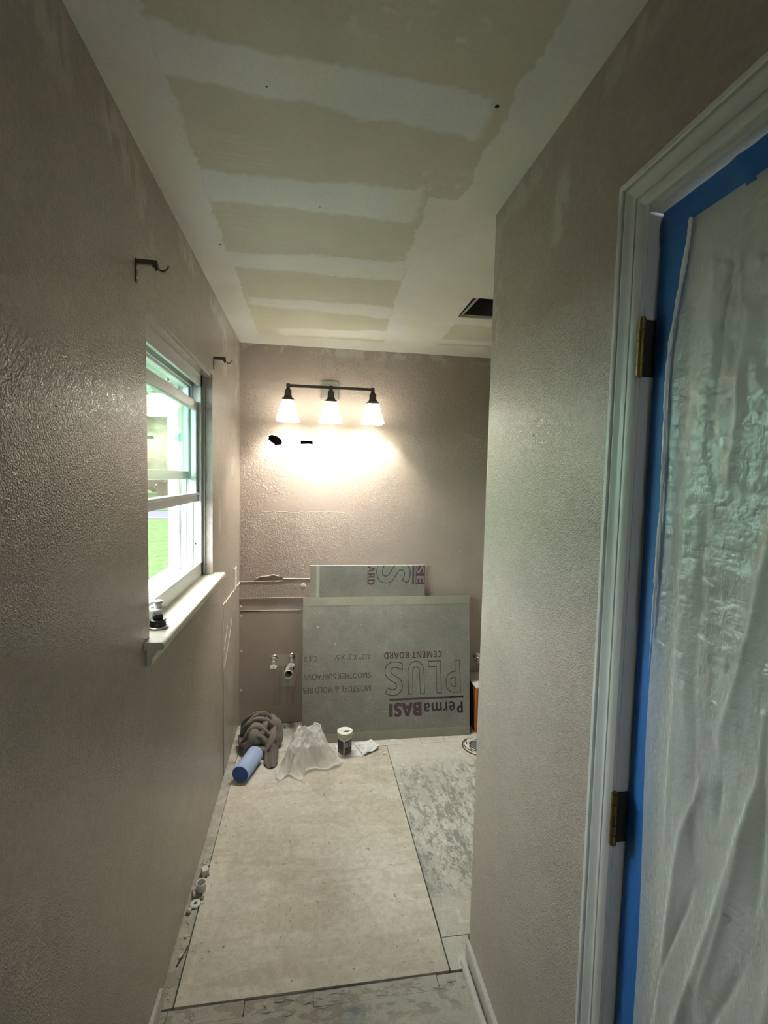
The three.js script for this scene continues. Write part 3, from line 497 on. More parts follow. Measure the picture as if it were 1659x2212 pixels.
  const hp = new THREE.Shape(); hp.moveTo(0.001, 0); hp.lineTo(0.044, 0); hp.quadraticCurveTo(0.052, 0.001, 0.052, 0.010); hp.quadraticCurveTo(0.052, 0.021, 0.042, 0.022); hp.lineTo(0.001, 0.022); hp.closePath();
  for (const [za, zb] of [[-1.362, zn], [zf, -2.347]]) { const g = new THREE.ExtrudeGeometry(hp, { depth: Math.abs(zb - za) , bevelEnabled: false }); g.translate(XL, 1.1445, Math.min(za, zb)); mesh('stool_horn', g, M.sill, st); }
  const ap = poly([[0.001, 0], [0.012, 0.002], [0.014, 0.020], [0.024, 0.034], [0.030, 0.044], [0.030, 0.052], [0.001, 0.052]]);
  const apg = new THREE.ExtrudeGeometry(ap, { depth: 0.935, bevelEnabled: false }); apg.translate(XL, 1.0925, -2.318); mesh('apron', apg, M.sill, st);
}

// ---------------------------------------------------------------- curtain-rod brackets
function bracket(z, label) {
  const b = group('curtain_bracket', [XL, 2.15, z]);
  mesh('wall_plate', rbx(0, 0.003, -0.052, 0.006, -0.007, 0.007, 0.0013), M.bronze, b);
  mesh('arm', join([rbx(0.002, 0.052, -0.007, 0.005, -0.0055, 0.0055, 0.002), rbx(0.040, 0.054, -0.013, -0.004, -0.004, 0.004, 0.001)]), M.bronze, b);
  mesh('screw', cyl(0.003, 0.003, 0.012, 0.048, -0.020, 0, 10), M.bronze, b);
  const pts = []; for (let i = 0; i <= 14; i++) { const a = Math.PI * (1.02 + i / 14 * 1.0); pts.push([0.0655 + 0.0125 * Math.cos(a), -0.008 + 0.0125 * Math.sin(a)]); }
  const out = pts.map(([x, y]) => [0.0655 + (x - 0.0655) * 1.18, -0.008 + (y + 0.008) * 1.18]).reverse();
  const s = poly([...pts, ...out]); const g = new THREE.ExtrudeGeometry(s, { depth: 0.014, bevelEnabled: true, bevelSize: 0.0006, bevelThickness: 0.0006, bevelSegments: 1 }); g.translate(0, 0, -0.007);
  mesh('hook', g, M.bronze, b);
  for (const y of [-0.016, -0.040]) { const q = new THREE.SphereGeometry(0.0032, 10, 6); q.scale(0.5, 1, 1); q.translate(0.0032, y, 0); mesh('screw_head', q, M.nickelAndLitPlate, b); }
  return tag(b, label, 'bracket', 'curtain rod brackets above the window');
}
bracket(-1.335, 'dark metal curtain rod bracket above the near end of the window');
bracket(-2.335, 'dark metal curtain rod bracket above the far end of window, near the corner');

// ---------------------------------------------------------------- vanity light over the old mirror
{
  const L = group('vanity_light', [0.1195, 2.163, ZB]);
  const frustum = (a, b, h, y) => { const g = new THREE.CylinderGeometry(b / Math.SQRT2, a / Math.SQRT2, h, 4, 1); g.rotateY(Math.PI / 4); g.translate(0, y + h / 2, 0); return g.toNonIndexed(); };
  const plate = (s, d, z) => { const g = new THREE.CylinderGeometry((s - 2 * d) / Math.SQRT2, s / Math.SQRT2, d, 4, 1); g.rotateY(Math.PI / 4); g.rotateX(Math.PI / 2); g.translate(0, 0.0105, z + d / 2); const n = g.toNonIndexed(); n.computeVertexNormals(); return n; };
  mesh('lit_back_plate', join([bx(-0.059, 0.059, -0.048, 0.069, 0, 0.006), plate(0.117, 0.008, 0.006), plate(0.083, 0.006, 0.012)]), M.nickelAndLitPlate, L);  // back plate paler than the bronze: its lamp-lit brightness is put into the colour
  mesh('stem', rbx(-0.009, 0.009, -0.006, 0.012, 0.012, 0.156, 0.001), M.bronze, L);
  mesh('bar', rbx(-0.258, 0.258, -0.0085, 0.0085, 0.156, 0.173, 0.0015), M.bronze, L);
  M.bulb = std({ color: 0xffffff, roughness: 0.4, emissive: LAMP_COLOR.clone(), emissiveIntensity: 3 });
  M.shade = phys({ color: new THREE.Color().setRGB(0.92, 0.93, 0.88), roughness: 0.95, transmission: 0.095, thickness: 0, ior: 1.45, side: THREE.DoubleSide });
  for (const dx of [-0.2545, 0, 0.2545]) {
    const a = group('lamp_arm', [dx, 0, 0.1645], L);
    mesh('socket', join([rbx(-0.0105, 0.0105, -0.014, 0.0115, -0.0105, 0.0105, 0.001), frustum(0.030, 0.018, 0.014, -0.028), bx(-0.0195, 0.0195, -0.060, -0.028, -0.0195, 0.0195), frustum(0.050, 0.042, 0.012, -0.072), rbx(-0.0335, 0.0335, -0.087, -0.075, -0.0335, 0.0335, 0.001)].map((g) => { if (!g.attributes.uv) g.setAttribute('uv', new THREE.Float32BufferAttribute(new Float32Array(g.attributes.position.count * 2), 2)); return g; })), M.bronze, a);
    // square flared glass shade, open below, 3 mm thick
    const sh = new THREE.CylinderGeometry(0.064 / Math.SQRT2, 0.134 / Math.SQRT2, 0.120, 4, 6, true); sh.rotateY(Math.PI / 4); sh.translate(0, -0.146, 0);
    const flat = sh.toNonIndexed(); flat.computeVertexNormals();
    mesh('lamp_shade', flat, M.shade, a);
    const bulb = lathe([[0.001, -0.162], [0.012, -0.161], [0.020, -0.155], [0.0235, -0.143], [0.0235, -0.132], [0.019, -0.118], [0.014, -0.106], [0.012, -0.086], [0.001, -0.084]], 20);
    mesh('bulb', bulb, M.bulb, a);
    const p = new THREE.PointLight(LAMP_COLOR, LAMP, 0, 2); p.position.set(0, -0.122, 0); p.castShadow = true; p.shadow.radius = 1.1; p.name = 'bulb_light'; a.add(p);
  }
  tag(L, 'three-lamp vanity light with square frosted glass shades on back wall', 'light');
}

// ---------------------------------------------------------------- exhaust duct in the ceiling hole
{
  const D = group('exhaust_duct', [0.862, H, -2.292]);
  M.sheetMetal = std({ color: new THREE.Color().setRGB(0.28, 0.28, 0.27), roughness: 0.35, metalness: 0.9 });
  const o = 0.125;
  mesh('duct_wall', bx(-o, -o + 0.002, 0.012, 0.20, -o, o), M.sheetMetal, D); mesh('duct_wall', bx(o - 0.002, o, 0.012, 0.20, -o, o), M.sheetMetal, D);
  mesh('duct_wall', bx(-o, o, 0.012, 0.20, -o, -o + 0.002), M.sheetMetal, D); mesh('duct_wall', bx(-o, o, 0.012, 0.20, o - 0.002, o), M.sheetMetal, D);
  mesh('duct_top', bx(-o, o, 0.20, 0.202, -o, o), M.dark, D);
  M.galv = std({ color: new THREE.Color().setRGB(0.62, 0.62, 0.60), roughness: 0.35, metalness: 0.6 });
  for (const [a, b, c, e] of [[-o, -o + 0.012, -o, o], [o - 0.012, o, -o, o], [-o, o, -o, -o + 0.012], [-o, o, o - 0.012, o]]) mesh('duct_lip', bx(a, b, 0.008, 0.012, c, e), M.galv, D);
  const tab = poly([[0, 0], [0.05, 0.03], [0.02, 0.12]]); const tg = new THREE.ExtrudeGeometry(tab, { depth: 0.001, bevelEnabled: false }); tg.rotateY(0.6); tg.translate(-0.10, 0.02, 0.0); mesh('mounting_tab', tg, M.sheetMetal, D);
  mesh('pipe_collar', new THREE.CylinderGeometry(0.05, 0.05, 0.06, 24, 1, true).rotateZ(Math.PI / 2).translate(0.06, 0.11, -0.05), M.sheetMetal, D);
  tag(D, 'dark sheet-metal exhaust duct box in the ceiling hole', 'duct');
}

// ---------------------------------------------------------------- wall plate, stub-outs, drain
{
  const o = group('outlet_cover', [XL, 1.012, -2.975]);
  mesh('cover_plate', rbx(0, 0.006, -0.06, 0.06, -0.037, 0.037, 0.002), M.pvc, o);
  mesh('socket_face', rbx(0.005, 0.008, 0.008, 0.038, -0.016, 0.016, 0.001), M.white, o);
  mesh('socket_face', rbx(0.005, 0.008, -0.038, -0.008, -0.016, 0.016, 0.001), M.white, o);
  tag(o, 'white outlet cover plate on left wall near the corner', 'outlet cover');
}
function stopValve(x, y, label, turn = 0) {
  const v = group('stop_valve', [x, y, ZB]);
  v.rotation.z = turn;
  mesh('stub_pipe', new THREE.CylinderGeometry(0.007, 0.007, 0.05, 14).rotateX(Math.PI / 2).translate(0, 0.016, 0.025), M.chrome, v);
  mesh('escutcheon', lathe([[0.008, 0.010], [0.016, 0.007], [0.022, 0.0015], [0.023, 0]], 24).rotateX(Math.PI / 2).translate(0, 0.016, 0.0), M.chrome, v);
  mesh('valve_body', join([new THREE.CylinderGeometry(0.010, 0.010, 0.040, 16).translate(0, 0.018, 0.052), new THREE.CylinderGeometry(0.0115, 0.0115, 0.012, 6).translate(0, 0.034, 0.052), new THREE.CylinderGeometry(0.008, 0.008, 0.02, 12).rotateX(Math.PI / 2).translate(0, 0.014, 0.066)]), M.satin, v);
  const h = new THREE.CylinderGeometry(0.022, 0.022, 0.007, 24); h.scale(1, 1, 0.62); h.rotateX(Math.PI / 2 - 0.35); h.translate(0, -0.010, 0.078);
  mesh('oval_handle', h, M.white, v);
  const sc = new THREE.SphereGeometry(0.003, 8, 6); sc.translate(0, -0.012, 0.083); mesh('handle_screw', sc, M.dark, v);
  return tag(v, label, 'valve');
}
stopValve(-0.215, 0.420, 'chrome shutoff valve with white handle, left of the pair above drain', 0.05).userData.group = 'shutoff valves on the back wall';
stopValve(-0.104, 0.428, 'chrome shutoff valve with white handle, right one, beside the cement board', -0.05).userData.group = 'shutoff valves on the back wall';
{
  const d = group('drain_pipe', [-0.12, 0.362, ZB]);
  const tubeWall = (ro, ri, z0, z1) => { const g = lathe([[ri, z0], [ro, z0], [ro, z1], [ri, z1], [ri, z0]], 28); g.rotateX(Math.PI / 2); return g; };
  mesh('pipe', tubeWall(0.024, 0.0195, -0.06, 0.085), M.pvc, d);
  mesh('coupling', tubeWall(0.0275, 0.0235, 0.060, 0.095), M.pvc, d);
  mesh('pipe_bore', new THREE.CircleGeometry(0.0195, 24).translate(0, 0, 0.02), M.black, d);
  tag(d, 'white plastic drain pipe stub sticking out of the back wall', 'pipe');
}

// ---------------------------------------------------------------- cement boards leaning on the back wall
function boardFace(w, h, draw, seed, pxPerM = 1150) {
  const cw = Math.round(w * pxPerM), chh = Math.round(h * pxPerM), cv = document.createElement('canvas'); cv.width = cw; cv.height = chh;
  const c = cv.getContext('2d'); const im = c.createImageData(cw, chh);
  for (let j = 0, k = 0; j < chh; j++) for (let i = 0; i < cw; i++, k += 4) {
    const x = i / pxPerM, y = j / pxPerM, n = fbm(x * 12, y * 12, seed), wv = vn(x * 420, y * 60, seed + 5) * 0.5 + vn(x * 60, y * 420, seed + 7) * 0.5, g = vn(x * 300, y * 300, seed + 9), ds = sstep(0.94, 0.97, vn(x * 90, y * 90, seed + 11));
    const v = 124 + 22 * (n - 0.5) + 16 * (wv - 0.5) + 12 * (g - 0.5) + 20 * ds; im.data[k] = v * 1.0; im.data[k + 1] = v * 1.0; im.data[k + 2] = v * 0.93; im.data[k + 3] = 255;
  }
  c.putImageData(im, 0, 0); c.scale(pxPerM, pxPerM); draw(c, w, h);
  const t = new THREE.CanvasTexture(cv); t.colorSpace = THREE.SRGBColorSpace; t.magFilter = THREE.LinearFilter; return t;
}
const INK = 'rgba(58,40,46,0.80)', MAROON = 'rgba(66,46,54,0.85)', NAVY = 'rgba(22,20,48,0.95)';
// words fitted between two ends along the row, upside down: xr is where the first letter starts (right), xl where the last ends
function upside(c, text, xr, xl, base, cap, font, fill, stroke, lw) {
  c.save(); c.translate(xr, base); c.rotate(Math.PI); c.font = font + ' 100px sans-serif';
  const wd = c.measureText(text).width; c.scale((xr - xl) / wd, cap / 72);
  if (stroke) { c.lineWidth = lw * 72 / cap; c.lineJoin = 'round'; c.strokeStyle = stroke; c.strokeText(text, 0, 0); }
  if (fill) { c.fillStyle = fill; c.fillText(text, 0, 0); }
  c.restore();
}
{
  const X0 = -0.033, X1 = 1.071, S = 0.878, HB = 0.013;
  const at = (x) => x - X0, up = (s) => S - s;
  const tex = boardFace(X1 - X0, S, (c, w, h) => {
    // smooth factory edges along the top and bottom
    c.fillStyle = 'rgba(158,158,136,0.55)'; c.fillRect(0, 0, w, up(0.823)); c.fillStyle = 'rgba(122,120,98,0.55)'; c.fillRect(0, up(0.047), w, 0.047);
    c.strokeStyle = 'rgba(60,62,52,0.5)'; c.lineWidth = 0.0022; c.beginPath(); c.moveTo(0, up(0.823)); c.lineTo(w, up(0.822)); c.stroke(); c.strokeStyle = 'rgba(170,168,150,0.6)'; c.beginPath(); c.moveTo(0, up(0.048)); c.lineTo(w, up(0.049)); c.stroke();
    upside(c, 'CEMENT BOARD', at(0.868), at(0.481), up(0.522), 0.040, 'bold', MAROON);
    const letters = [['P', 1.001, 0.879], ['L', 0.872, 0.768], ['U', 0.760, 0.622], ['S', 0.613, 0.477]];
    for (const [t, a, b] of letters) upside(c, t, at(a), at(b), up(0.459), 0.200, 'bold', null, 'rgba(40,36,36,0.9)', 0.0045);
    c.fillStyle = MAROON; c.fillRect(at(0.514), up(0.238), 0.400, 0.013); c.fillStyle = NAVY; c.fillRect(at(0.905), up(0.238), 0.095, 0.013);
    upside(c, 'P', at(1.000), at(0.950), up(0.201), 0.070, 'bold', NAVY);
    upside(c, 'erma', at(0.946), at(0.732), up(0.204), 0.070, 'bold', 'rgba(48,38,52,0.95)');
    upside(c, 'BAS', at(0.727), at(0.540), up(0.207), 0.076, 'bold', MAROON, MAROON, 0.006);
    c.fillStyle = MAROON; c.fillRect(at(0.511), up(0.207), 0.023, 0.077);
    upside(c, "1/2\" X 3' X 5'", at(0.400), at(0.167), up(0.516), 0.031, '', INK);
    upside(c, 'CLE 0', at(0.060), at(-0.022), up(0.512), 0.031, '', INK);
    upside(c, 'SMOOTHER SURFACE/S', at(0.399), at(-0.022), up(0.404), 0.033, '', INK);
    upside(c, 'MOISTURE & MOLD RES', at(0.400), at(-0.028), up(0.326), 0.034, '', INK);
    c.strokeStyle = 'rgba(215,215,205,0.35)'; c.lineWidth = 0.0015; const r = rng(91);
    for (let i = 0; i < 26; i++) { const x = 0.15 + 0.5 * r(), y = up(0.16 + 0.09 * r()); c.beginPath(); c.moveTo(x, y); c.lineTo(x + 0.04 * r(), y - 0.006 * r()); c.stroke(); }
    c.fillStyle = 'rgba(225,225,215,0.8)'; for (let i = 0; i < 16; i++) { c.beginPath(); c.arc(w * r(), up(0.5 + 0.35 * r()), 0.0012 + 0.002 * r(), 0, 7); c.fill(); }
  }, 501);
  const B = group('cement_board', [0, 0.0015, -2.885]);
  B.rotation.x = -Math.atan2(0.215, 0.85);
  M.boardFace = std({ color: 0xffffff, roughness: 0.85, map: tex });
  M.boardEdge = std({ color: new THREE.Color().setRGB(0.66, 0.66, 0.61), roughness: 0.95 });
  const s = poly([[-0.030, 0], [1.030, 0], [X1, S], [X0, S]]);
  const core = slabBack(s, -HB, HB - 0.0006); mesh('board_core', core, M.boardEdge, B);
  const fg = new THREE.ShapeGeometry(s); const uv = fg.attributes.uv, p = fg.attributes.position; for (let i = 0; i < p.count; i++) uv.setXY(i, (p.getX(i) - X0) / (X1 - X0), p.getY(i) / S); fg.translate(0, 0, 0.0001);
  mesh('printed_face', fg, M.boardFace, B);
  M.band = std({ color: new THREE.Color().setRGB(0.27, 0.27, 0.215), roughness: 0.8, map: withRepeat(paintTone, 2, 2) });
  mesh('edge_band', bx(X0 + 0.0005, X1 - 0.002, 0.823, S, 0, 0.0012), M.band, B); mesh('edge_band', bx(-0.030, 1.030, 0.0002, 0.047, 0, 0.0012), M.band, B);
  tag(B, 'large grey cement board leaning upside down, outlined PLUS lettering', 'cement board');
}
{
  const X0 = 0.009, X1 = 0.766, S = 1.052;
  const tex = boardFace(X1 - X0, S, (c, w, h) => {
    c.fillStyle = 'rgba(150,152,132,0.6)'; c.fillRect(0, 0, 0.036, h); c.fillStyle = 'rgba(190,192,182,0.6)'; c.fillRect(0.038, 0, 0.022, h);
    const side = (text, x0, x1, y0, y1, fill, stroke, lw) => {       // letters turned a quarter clockwise: they read downwards, tops to the right
      c.save(); c.translate(x0, y0); c.rotate(Math.PI / 2); c.font = 'bold 100px sans-serif'; const wd = c.measureText(text).width; c.scale((y1 - y0) / wd, (x1 - x0) / 72);
      if (stroke) { c.lineWidth = lw * 72 / (x1 - x0); c.strokeStyle = stroke; c.strokeText(text, 0, 0); } if (fill) { c.fillStyle = fill; c.fillText(text, 0, 0); } c.restore();
    };
    side('OARD', 0.371, 0.419, -0.045, 0.132, MAROON);
    side('S', 0.436, 0.656, -0.030, 0.130, null, 'rgba(48,42,46,0.9)', 0.005);
    c.fillStyle = MAROON; c.fillRect(0.671, 0, 0.013, 0.128); c.fillRect(0.694, 0, 0.063, 0.128);
    side('SE', 0.698, 0.752, 0.0, 0.126, 'rgba(132,120,124,0.9)');
  }, 521);
  const B = group('cement_board', [0, 0.0015, -3.098]);
  B.rotation.x = -0.028;
  const s = poly(rect(X0, 0, X1, S));
  mesh('board_core', slabBack(s, -0.013, 0.0124), M.boardEdge, B);
  const fg = new THREE.ShapeGeometry(s); const uv = fg.attributes.uv, p = fg.attributes.position; for (let i = 0; i < p.count; i++) uv.setXY(i, (p.getX(i) - X0) / (X1 - X0), p.getY(i) / S);
  mesh('printed_face', fg, std({ color: 0xffffff, roughness: 0.85, map: tex }), B);
  tag(B, 'narrow grey cement board standing behind the larger one, printed sideways', 'cement board');
}
// wooden cabinet half hidden past the boards, and the supply stub above it
{
  const K = group('wood_cabinet', [1.075, 0, -2.90]);
  const oak = dataTex(128, 512, (u, v, c) => { const g = fbm(u * 22, v * 3, 541), q = vn(u * 90, v * 6, 543); const k = 0.85 + 0.35 * (g - 0.5) + 0.15 * (q - 0.5); c[0] = 205 * k; c[1] = 112 * k; c[2] = 40 * k; }, true);
  M.oak = std({ color: 0xffffff, roughness: 0.4, map: oak });
  mesh('carcass', bx(0, 0.36, 0, 0.292, -0.24, -0.02), std({ color: new THREE.Color().setRGB(0.10, 0.055, 0.03), roughness: 0.7 }), K);
  mesh('front_panel', rbx(-0.004, 0.36, 0.004, 0.286, -0.02, 0, 0.002), M.oak, K);
  mesh('top_board', rbx(-0.006, 0.364, 0.292, 0.304, -0.245, 0.004, 0.003), M.whiteOld, K);
  tag(K, 'orange stained wood cabinet with pale top, partly hidden by the partition', 'cabinet');
  const v = group('supply_stub', [1.165, 0.40, ZB]);
  mesh('escutcheon', lathe([[0.009, 0.012], [0.020, 0.008], [0.030, 0]], 24).rotateX(Math.PI / 2), M.chrome, v);
  mesh('stub_pipe', new THREE.CylinderGeometry(0.008, 0.008, 0.07, 14).rotateX(Math.PI / 2).translate(0, 0, 0.035), M.chrome, v);
  mesh('valve_handle', (() => { const h = new THREE.CylinderGeometry(0.026, 0.026, 0.01, 24); h.rotateX(0.9); h.translate(0, 0, 0.075); return h; })(), M.white, v);
  tag(v, 'pale water supply stub on back wall above the orange cabinet', 'pipe');
}
// toilet flange in the alcove floor
{
  const F = group('toilet_flange', [1.045, 0, -2.745]);
  const mot = dataTex(256, 256, (u, v, c) => { const n = sstep(0.52, 0.60, fbm(u * 14, v * 14, 551)); c[0] = mix(205, 40, n); c[1] = mix(203, 38, n); c[2] = mix(195, 34, n); }, true);
  mesh('flange_ring', lathe([[0.055, 0.004], [0.060, 0.016], [0.078, 0.014], [0.096, 0.010], [0.101, 0.004], [0.101, 0]], 48), std({ color: 0xffffff, roughness: 0.6, map: mot }), F);
  mesh('rust_ring', lathe([[0.096, 0], [0.106, 0], [0.106, 0.004], [0.097, 0.005]], 48), std({ color: new THREE.Color().setRGB(0.10, 0.055, 0.035), roughness: 0.9 }), F);
  mesh('plug', (() => { const g = lathe([[0.001, 0.014], [0.045, 0.012], [0.058, 0.004]], 40); return g; })(), std({ color: new THREE.Color().setRGB(0.12, 0.12, 0.13), roughness: 0.6 }), F);
  mesh('closet_bolt', cyl(0.004, 0.004, 0.035, -0.070, 0.008, 0.03, 10), M.brass, F);
  tag(F, 'paint-splashed toilet flange ring on the floor by the partition edge', 'flange');
}

// ---------------------------------------------------------------- things on the floor by the back wall
// towel heap
{
  const terry = heightTex(256, 256, (u, v) => vn(u * 90, v * 90, 561, 90, 90) * 0.6 + vn(u * 40, v * 40, 563, 40, 40) * 0.4);
  M.towel = std({ color: new THREE.Color().setRGB(0.205, 0.180, 0.160), roughness: 1, bumpMap: withRepeat(terry, 2, 2), bumpScale: 0.003 });
  const ridge = (t) => 1 - Math.abs(2 * (t - Math.floor(t)) - 1);
  const tw = group('towel'), C = [-0.283, 0, -2.948], R3 = [0.130, 0.178, 0.165];
  const onHeap = (a, e, k) => [C[0] + R3[0] * k * Math.cos(a) * Math.cos(e), C[1] + R3[1] * k * Math.sin(e), C[2] + R3[2] * k * Math.sin(a) * Math.cos(e)];
  const core = gridSurf(120, 60, (u, v) => { const a = u * Math.PI * 2, e = v * Math.PI / 2, q = onHeap(a, e, 0.86 + 0.22 * (vn3(2 * Math.cos(a) * Math.cos(e) + 7, 2 * Math.sin(a) * Math.cos(e) + 7, 2 * Math.sin(e), 571) - 0.5)); q[1] = Math.max(q[1], 0.002); return q; }, true);
  const strip = (pts, w, h, seed) => {                                  // one rounded fold laid over the heap: an arc swept along the points
    const cv = new THREE.CatmullRomCurve3(pts.map((q) => new THREE.Vector3(...q))), mid = new THREE.Vector3(C[0], 0.02, C[2]);
    return gridSurf(48, 14, (u, v) => { const p = cv.getPoint(u), t = cv.getTangent(u), n = p.clone().sub(mid).normalize(), b = new THREE.Vector3().crossVectors(t, n).normalize(); const taper = Math.sqrt(Math.sin(Math.PI * clamp(u * 0.94 + 0.03))), a = (v - 0.5) * Math.PI * 1.25, ww = w * taper * (0.8 + 0.5 * vn(u * 4, 1, seed)), hh = h * taper * (0.8 + 0.5 * vn(u * 5, 3, seed)); p.addScaledVector(b, ww * Math.sin(a)).addScaledVector(n, hh * Math.cos(a) - 0.012); return [p.x, Math.max(0.002, p.y), p.z, u * 1.5, v * 0.4]; });
  };
  const folds = [
    [[2.9, 0.10], [2.6, 0.75], [1.9, 1.15], [0.9, 1.05], [0.3, 0.55], [0.1, 0.12]], [[2.5, 0.05], [2.2, 0.55], [1.7, 0.90], [1.1, 0.70], [0.7, 0.30]], [[2.9, 0.35], [2.3, 0.30], [1.7, 0.45], [1.2, 0.85], [0.6, 1.15]],
    [[2.6, 0.02], [2.0, 0.20], [1.5, 0.25], [1.0, 0.15], [0.6, 0.02]], [[1.9, 0.55], [1.55, 0.62], [1.3, 0.50], [1.1, 0.25]], [[2.2, 0.02], [1.9, 0.35], [1.75, 0.70], [1.9, 1.10]],
    [[3.4, 0.2], [3.2, 0.8], [2.6, 1.3], [0.5, 1.35], [0.0, 0.8]], [[1.5, 0.02], [1.3, 0.12], [0.9, 0.40], [0.4, 0.75]], [[0.6, 0.02], [0.35, 0.35], [0.15, 0.75], [5.9, 1.0]], [[2.75, 0.55], [2.45, 0.95], [1.8, 1.32], [0.6, 1.3]],
  ];
  const parts = [core, ...folds.map((f, i) => strip(f.map(([a, e]) => onHeap(a, e, 1.0 + 0.03 * (i % 3))), 0.017 + 0.006 * (i % 3), 0.034 + 0.008 * (i % 2), 900 + i))];
  mesh('towel_heap', join(parts), M.towel, tw);
  const flap = gridSurf(60, 60, (u, v) => { const x = -0.241 + 0.080 * u + 0.004 * v, z = -2.82 + 0.17 * v * (0.75 + 0.25 * Math.sin(3 * u)); const f = Math.pow(ridge(2.2 * u + 0.6 * vn(u * 3, v * 3, 581)), 1.5); return [x, 0.004 + (0.045 * f + 0.05 * (1 - v)) * (1 - 0.75 * v), z]; }, true);
  mesh('towel_corner', flap, M.towel, tw);
  tag(tw, 'crumpled grey-brown towel heaped in the corner', 'towel');
}
// blue roll
{
  const R = group('blue_roll', [-0.345, 0.0465, -2.545]);
  R.rotation.y = -0.30;
  const bl = heightTex(128, 128, (u, v) => vn(u * 60, v * 60, 591, 60, 60));
  const prof = [[0.0, 0.0], [0.043, 0.0], [0.0465, 0.004], [0.0465, 0.196], [0.042, 0.201], [0.0, 0.201]];
  mesh('roll_side', lathe(prof.slice(1, 5), 40).rotateX(-Math.PI / 2), std({ color: new THREE.Color().setRGB(0.33, 0.43, 0.66), roughness: 0.85, bumpMap: bl, bumpScale: 0.0006 }), R);
  mesh('roll_end', new THREE.CylinderGeometry(0.0435, 0.0435, 0.003, 40).rotateX(Math.PI / 2).translate(0, 0, 0.0), std({ color: new THREE.Color().setRGB(0.045, 0.09, 0.30), roughness: 0.8 }), R);
  mesh('roll_end', new THREE.CylinderGeometry(0.0425, 0.0425, 0.003, 40).rotateX(Math.PI / 2).translate(0, 0, -0.200), std({ color: new THREE.Color().setRGB(0.045, 0.09, 0.30), roughness: 0.8 }), R);
  tag(R, 'light blue foam roll with dark blue end lying by the left wall', 'roll');
}
// crumpled clear plastic
{
  M.bag = phys({ color: new THREE.Color().setRGB(0.93, 0.94, 0.93), roughness: 0.26, transmission: 0.55, thickness: 0, ior: 1.45, side: THREE.DoubleSide });
  const out = [[-0.158, -2.68], [-0.165, -2.575], [-0.135, -2.530], [-0.105, -2.575], [-0.060, -2.535], [-0.025, -2.520], [0.000, -2.585], [0.045, -2.605], [0.085, -2.595], [0.150, -2.615], [0.205, -2.660], [0.180, -2.705], [0.160, -2.82], [0.105, -2.862], [0.03, -2.862], [-0.03, -2.862], [-0.06, -2.89], [-0.100, -2.885], [-0.118, -2.80]];
  const cx = 0.0, cz = -2.72, curve = new THREE.CatmullRomCurve3(out.map(([x, z]) => new THREE.Vector3(x, 0, z)), true);
  const g = gridSurf(220, 80, (u, v) => {
    const e = curve.getPointAt(u % 1), t = Math.pow(v, 0.8); let x = mix(e.x, cx, t), z = mix(e.z, cz, t);
    const n1 = 1 - Math.abs(2 * fbm(x * 9 + 1, z * 9, 601) - 1), n2 = 1 - Math.abs(2 * fbm(x * 22, z * 18, 603) - 1), n3 = 1 - Math.abs(2 * vn(x * 55, z * 55, 605) - 1);
    const lump = 0.075 * Math.exp(-(((x + 0.075) / 0.055) ** 2 + ((z + 2.84) / 0.075) ** 2)) + 0.075 * Math.exp(-(((x - 0.085) / 0.085) ** 2 + ((z + 2.79) / 0.085) ** 2)) + 0.05 * Math.exp(-((x / 0.09) ** 2 + ((z + 2.73) / 0.10) ** 2)) + 0.05 * Math.exp(-(((x + 0.10) / 0.10) ** 2 + ((z + 2.68) / 0.09) ** 2)) + 0.045 * Math.exp(-(((x - 0.05) / 0.10) ** 2 + ((z + 2.68) / 0.07) ** 2));
    const rise = sstep(0, 0.42, v);
    const y = 0.004 + (0.018 * fbm(u * 26, 1, 607)) * (1 - rise) + rise * (1.0 * lump + 0.060 * n1 + 0.044 * n2 * n2 + 0.012 * n3 - 0.020);
    x += 0.02 * (fbm(z * 14, x * 14, 609) - 0.5); z += 0.02 * (fbm(x * 13 + 7, z * 13, 611) - 0.5); if (x > -0.06) z = Math.max(z, -2.866 - 0.2 * y);
    return [x, Math.max(0.003, y), z];
  });
  tag(mesh('plastic_bag', g, M.bag), 'crumpled clear plastic bag on the floor before the cement board', 'plastic bag');
}
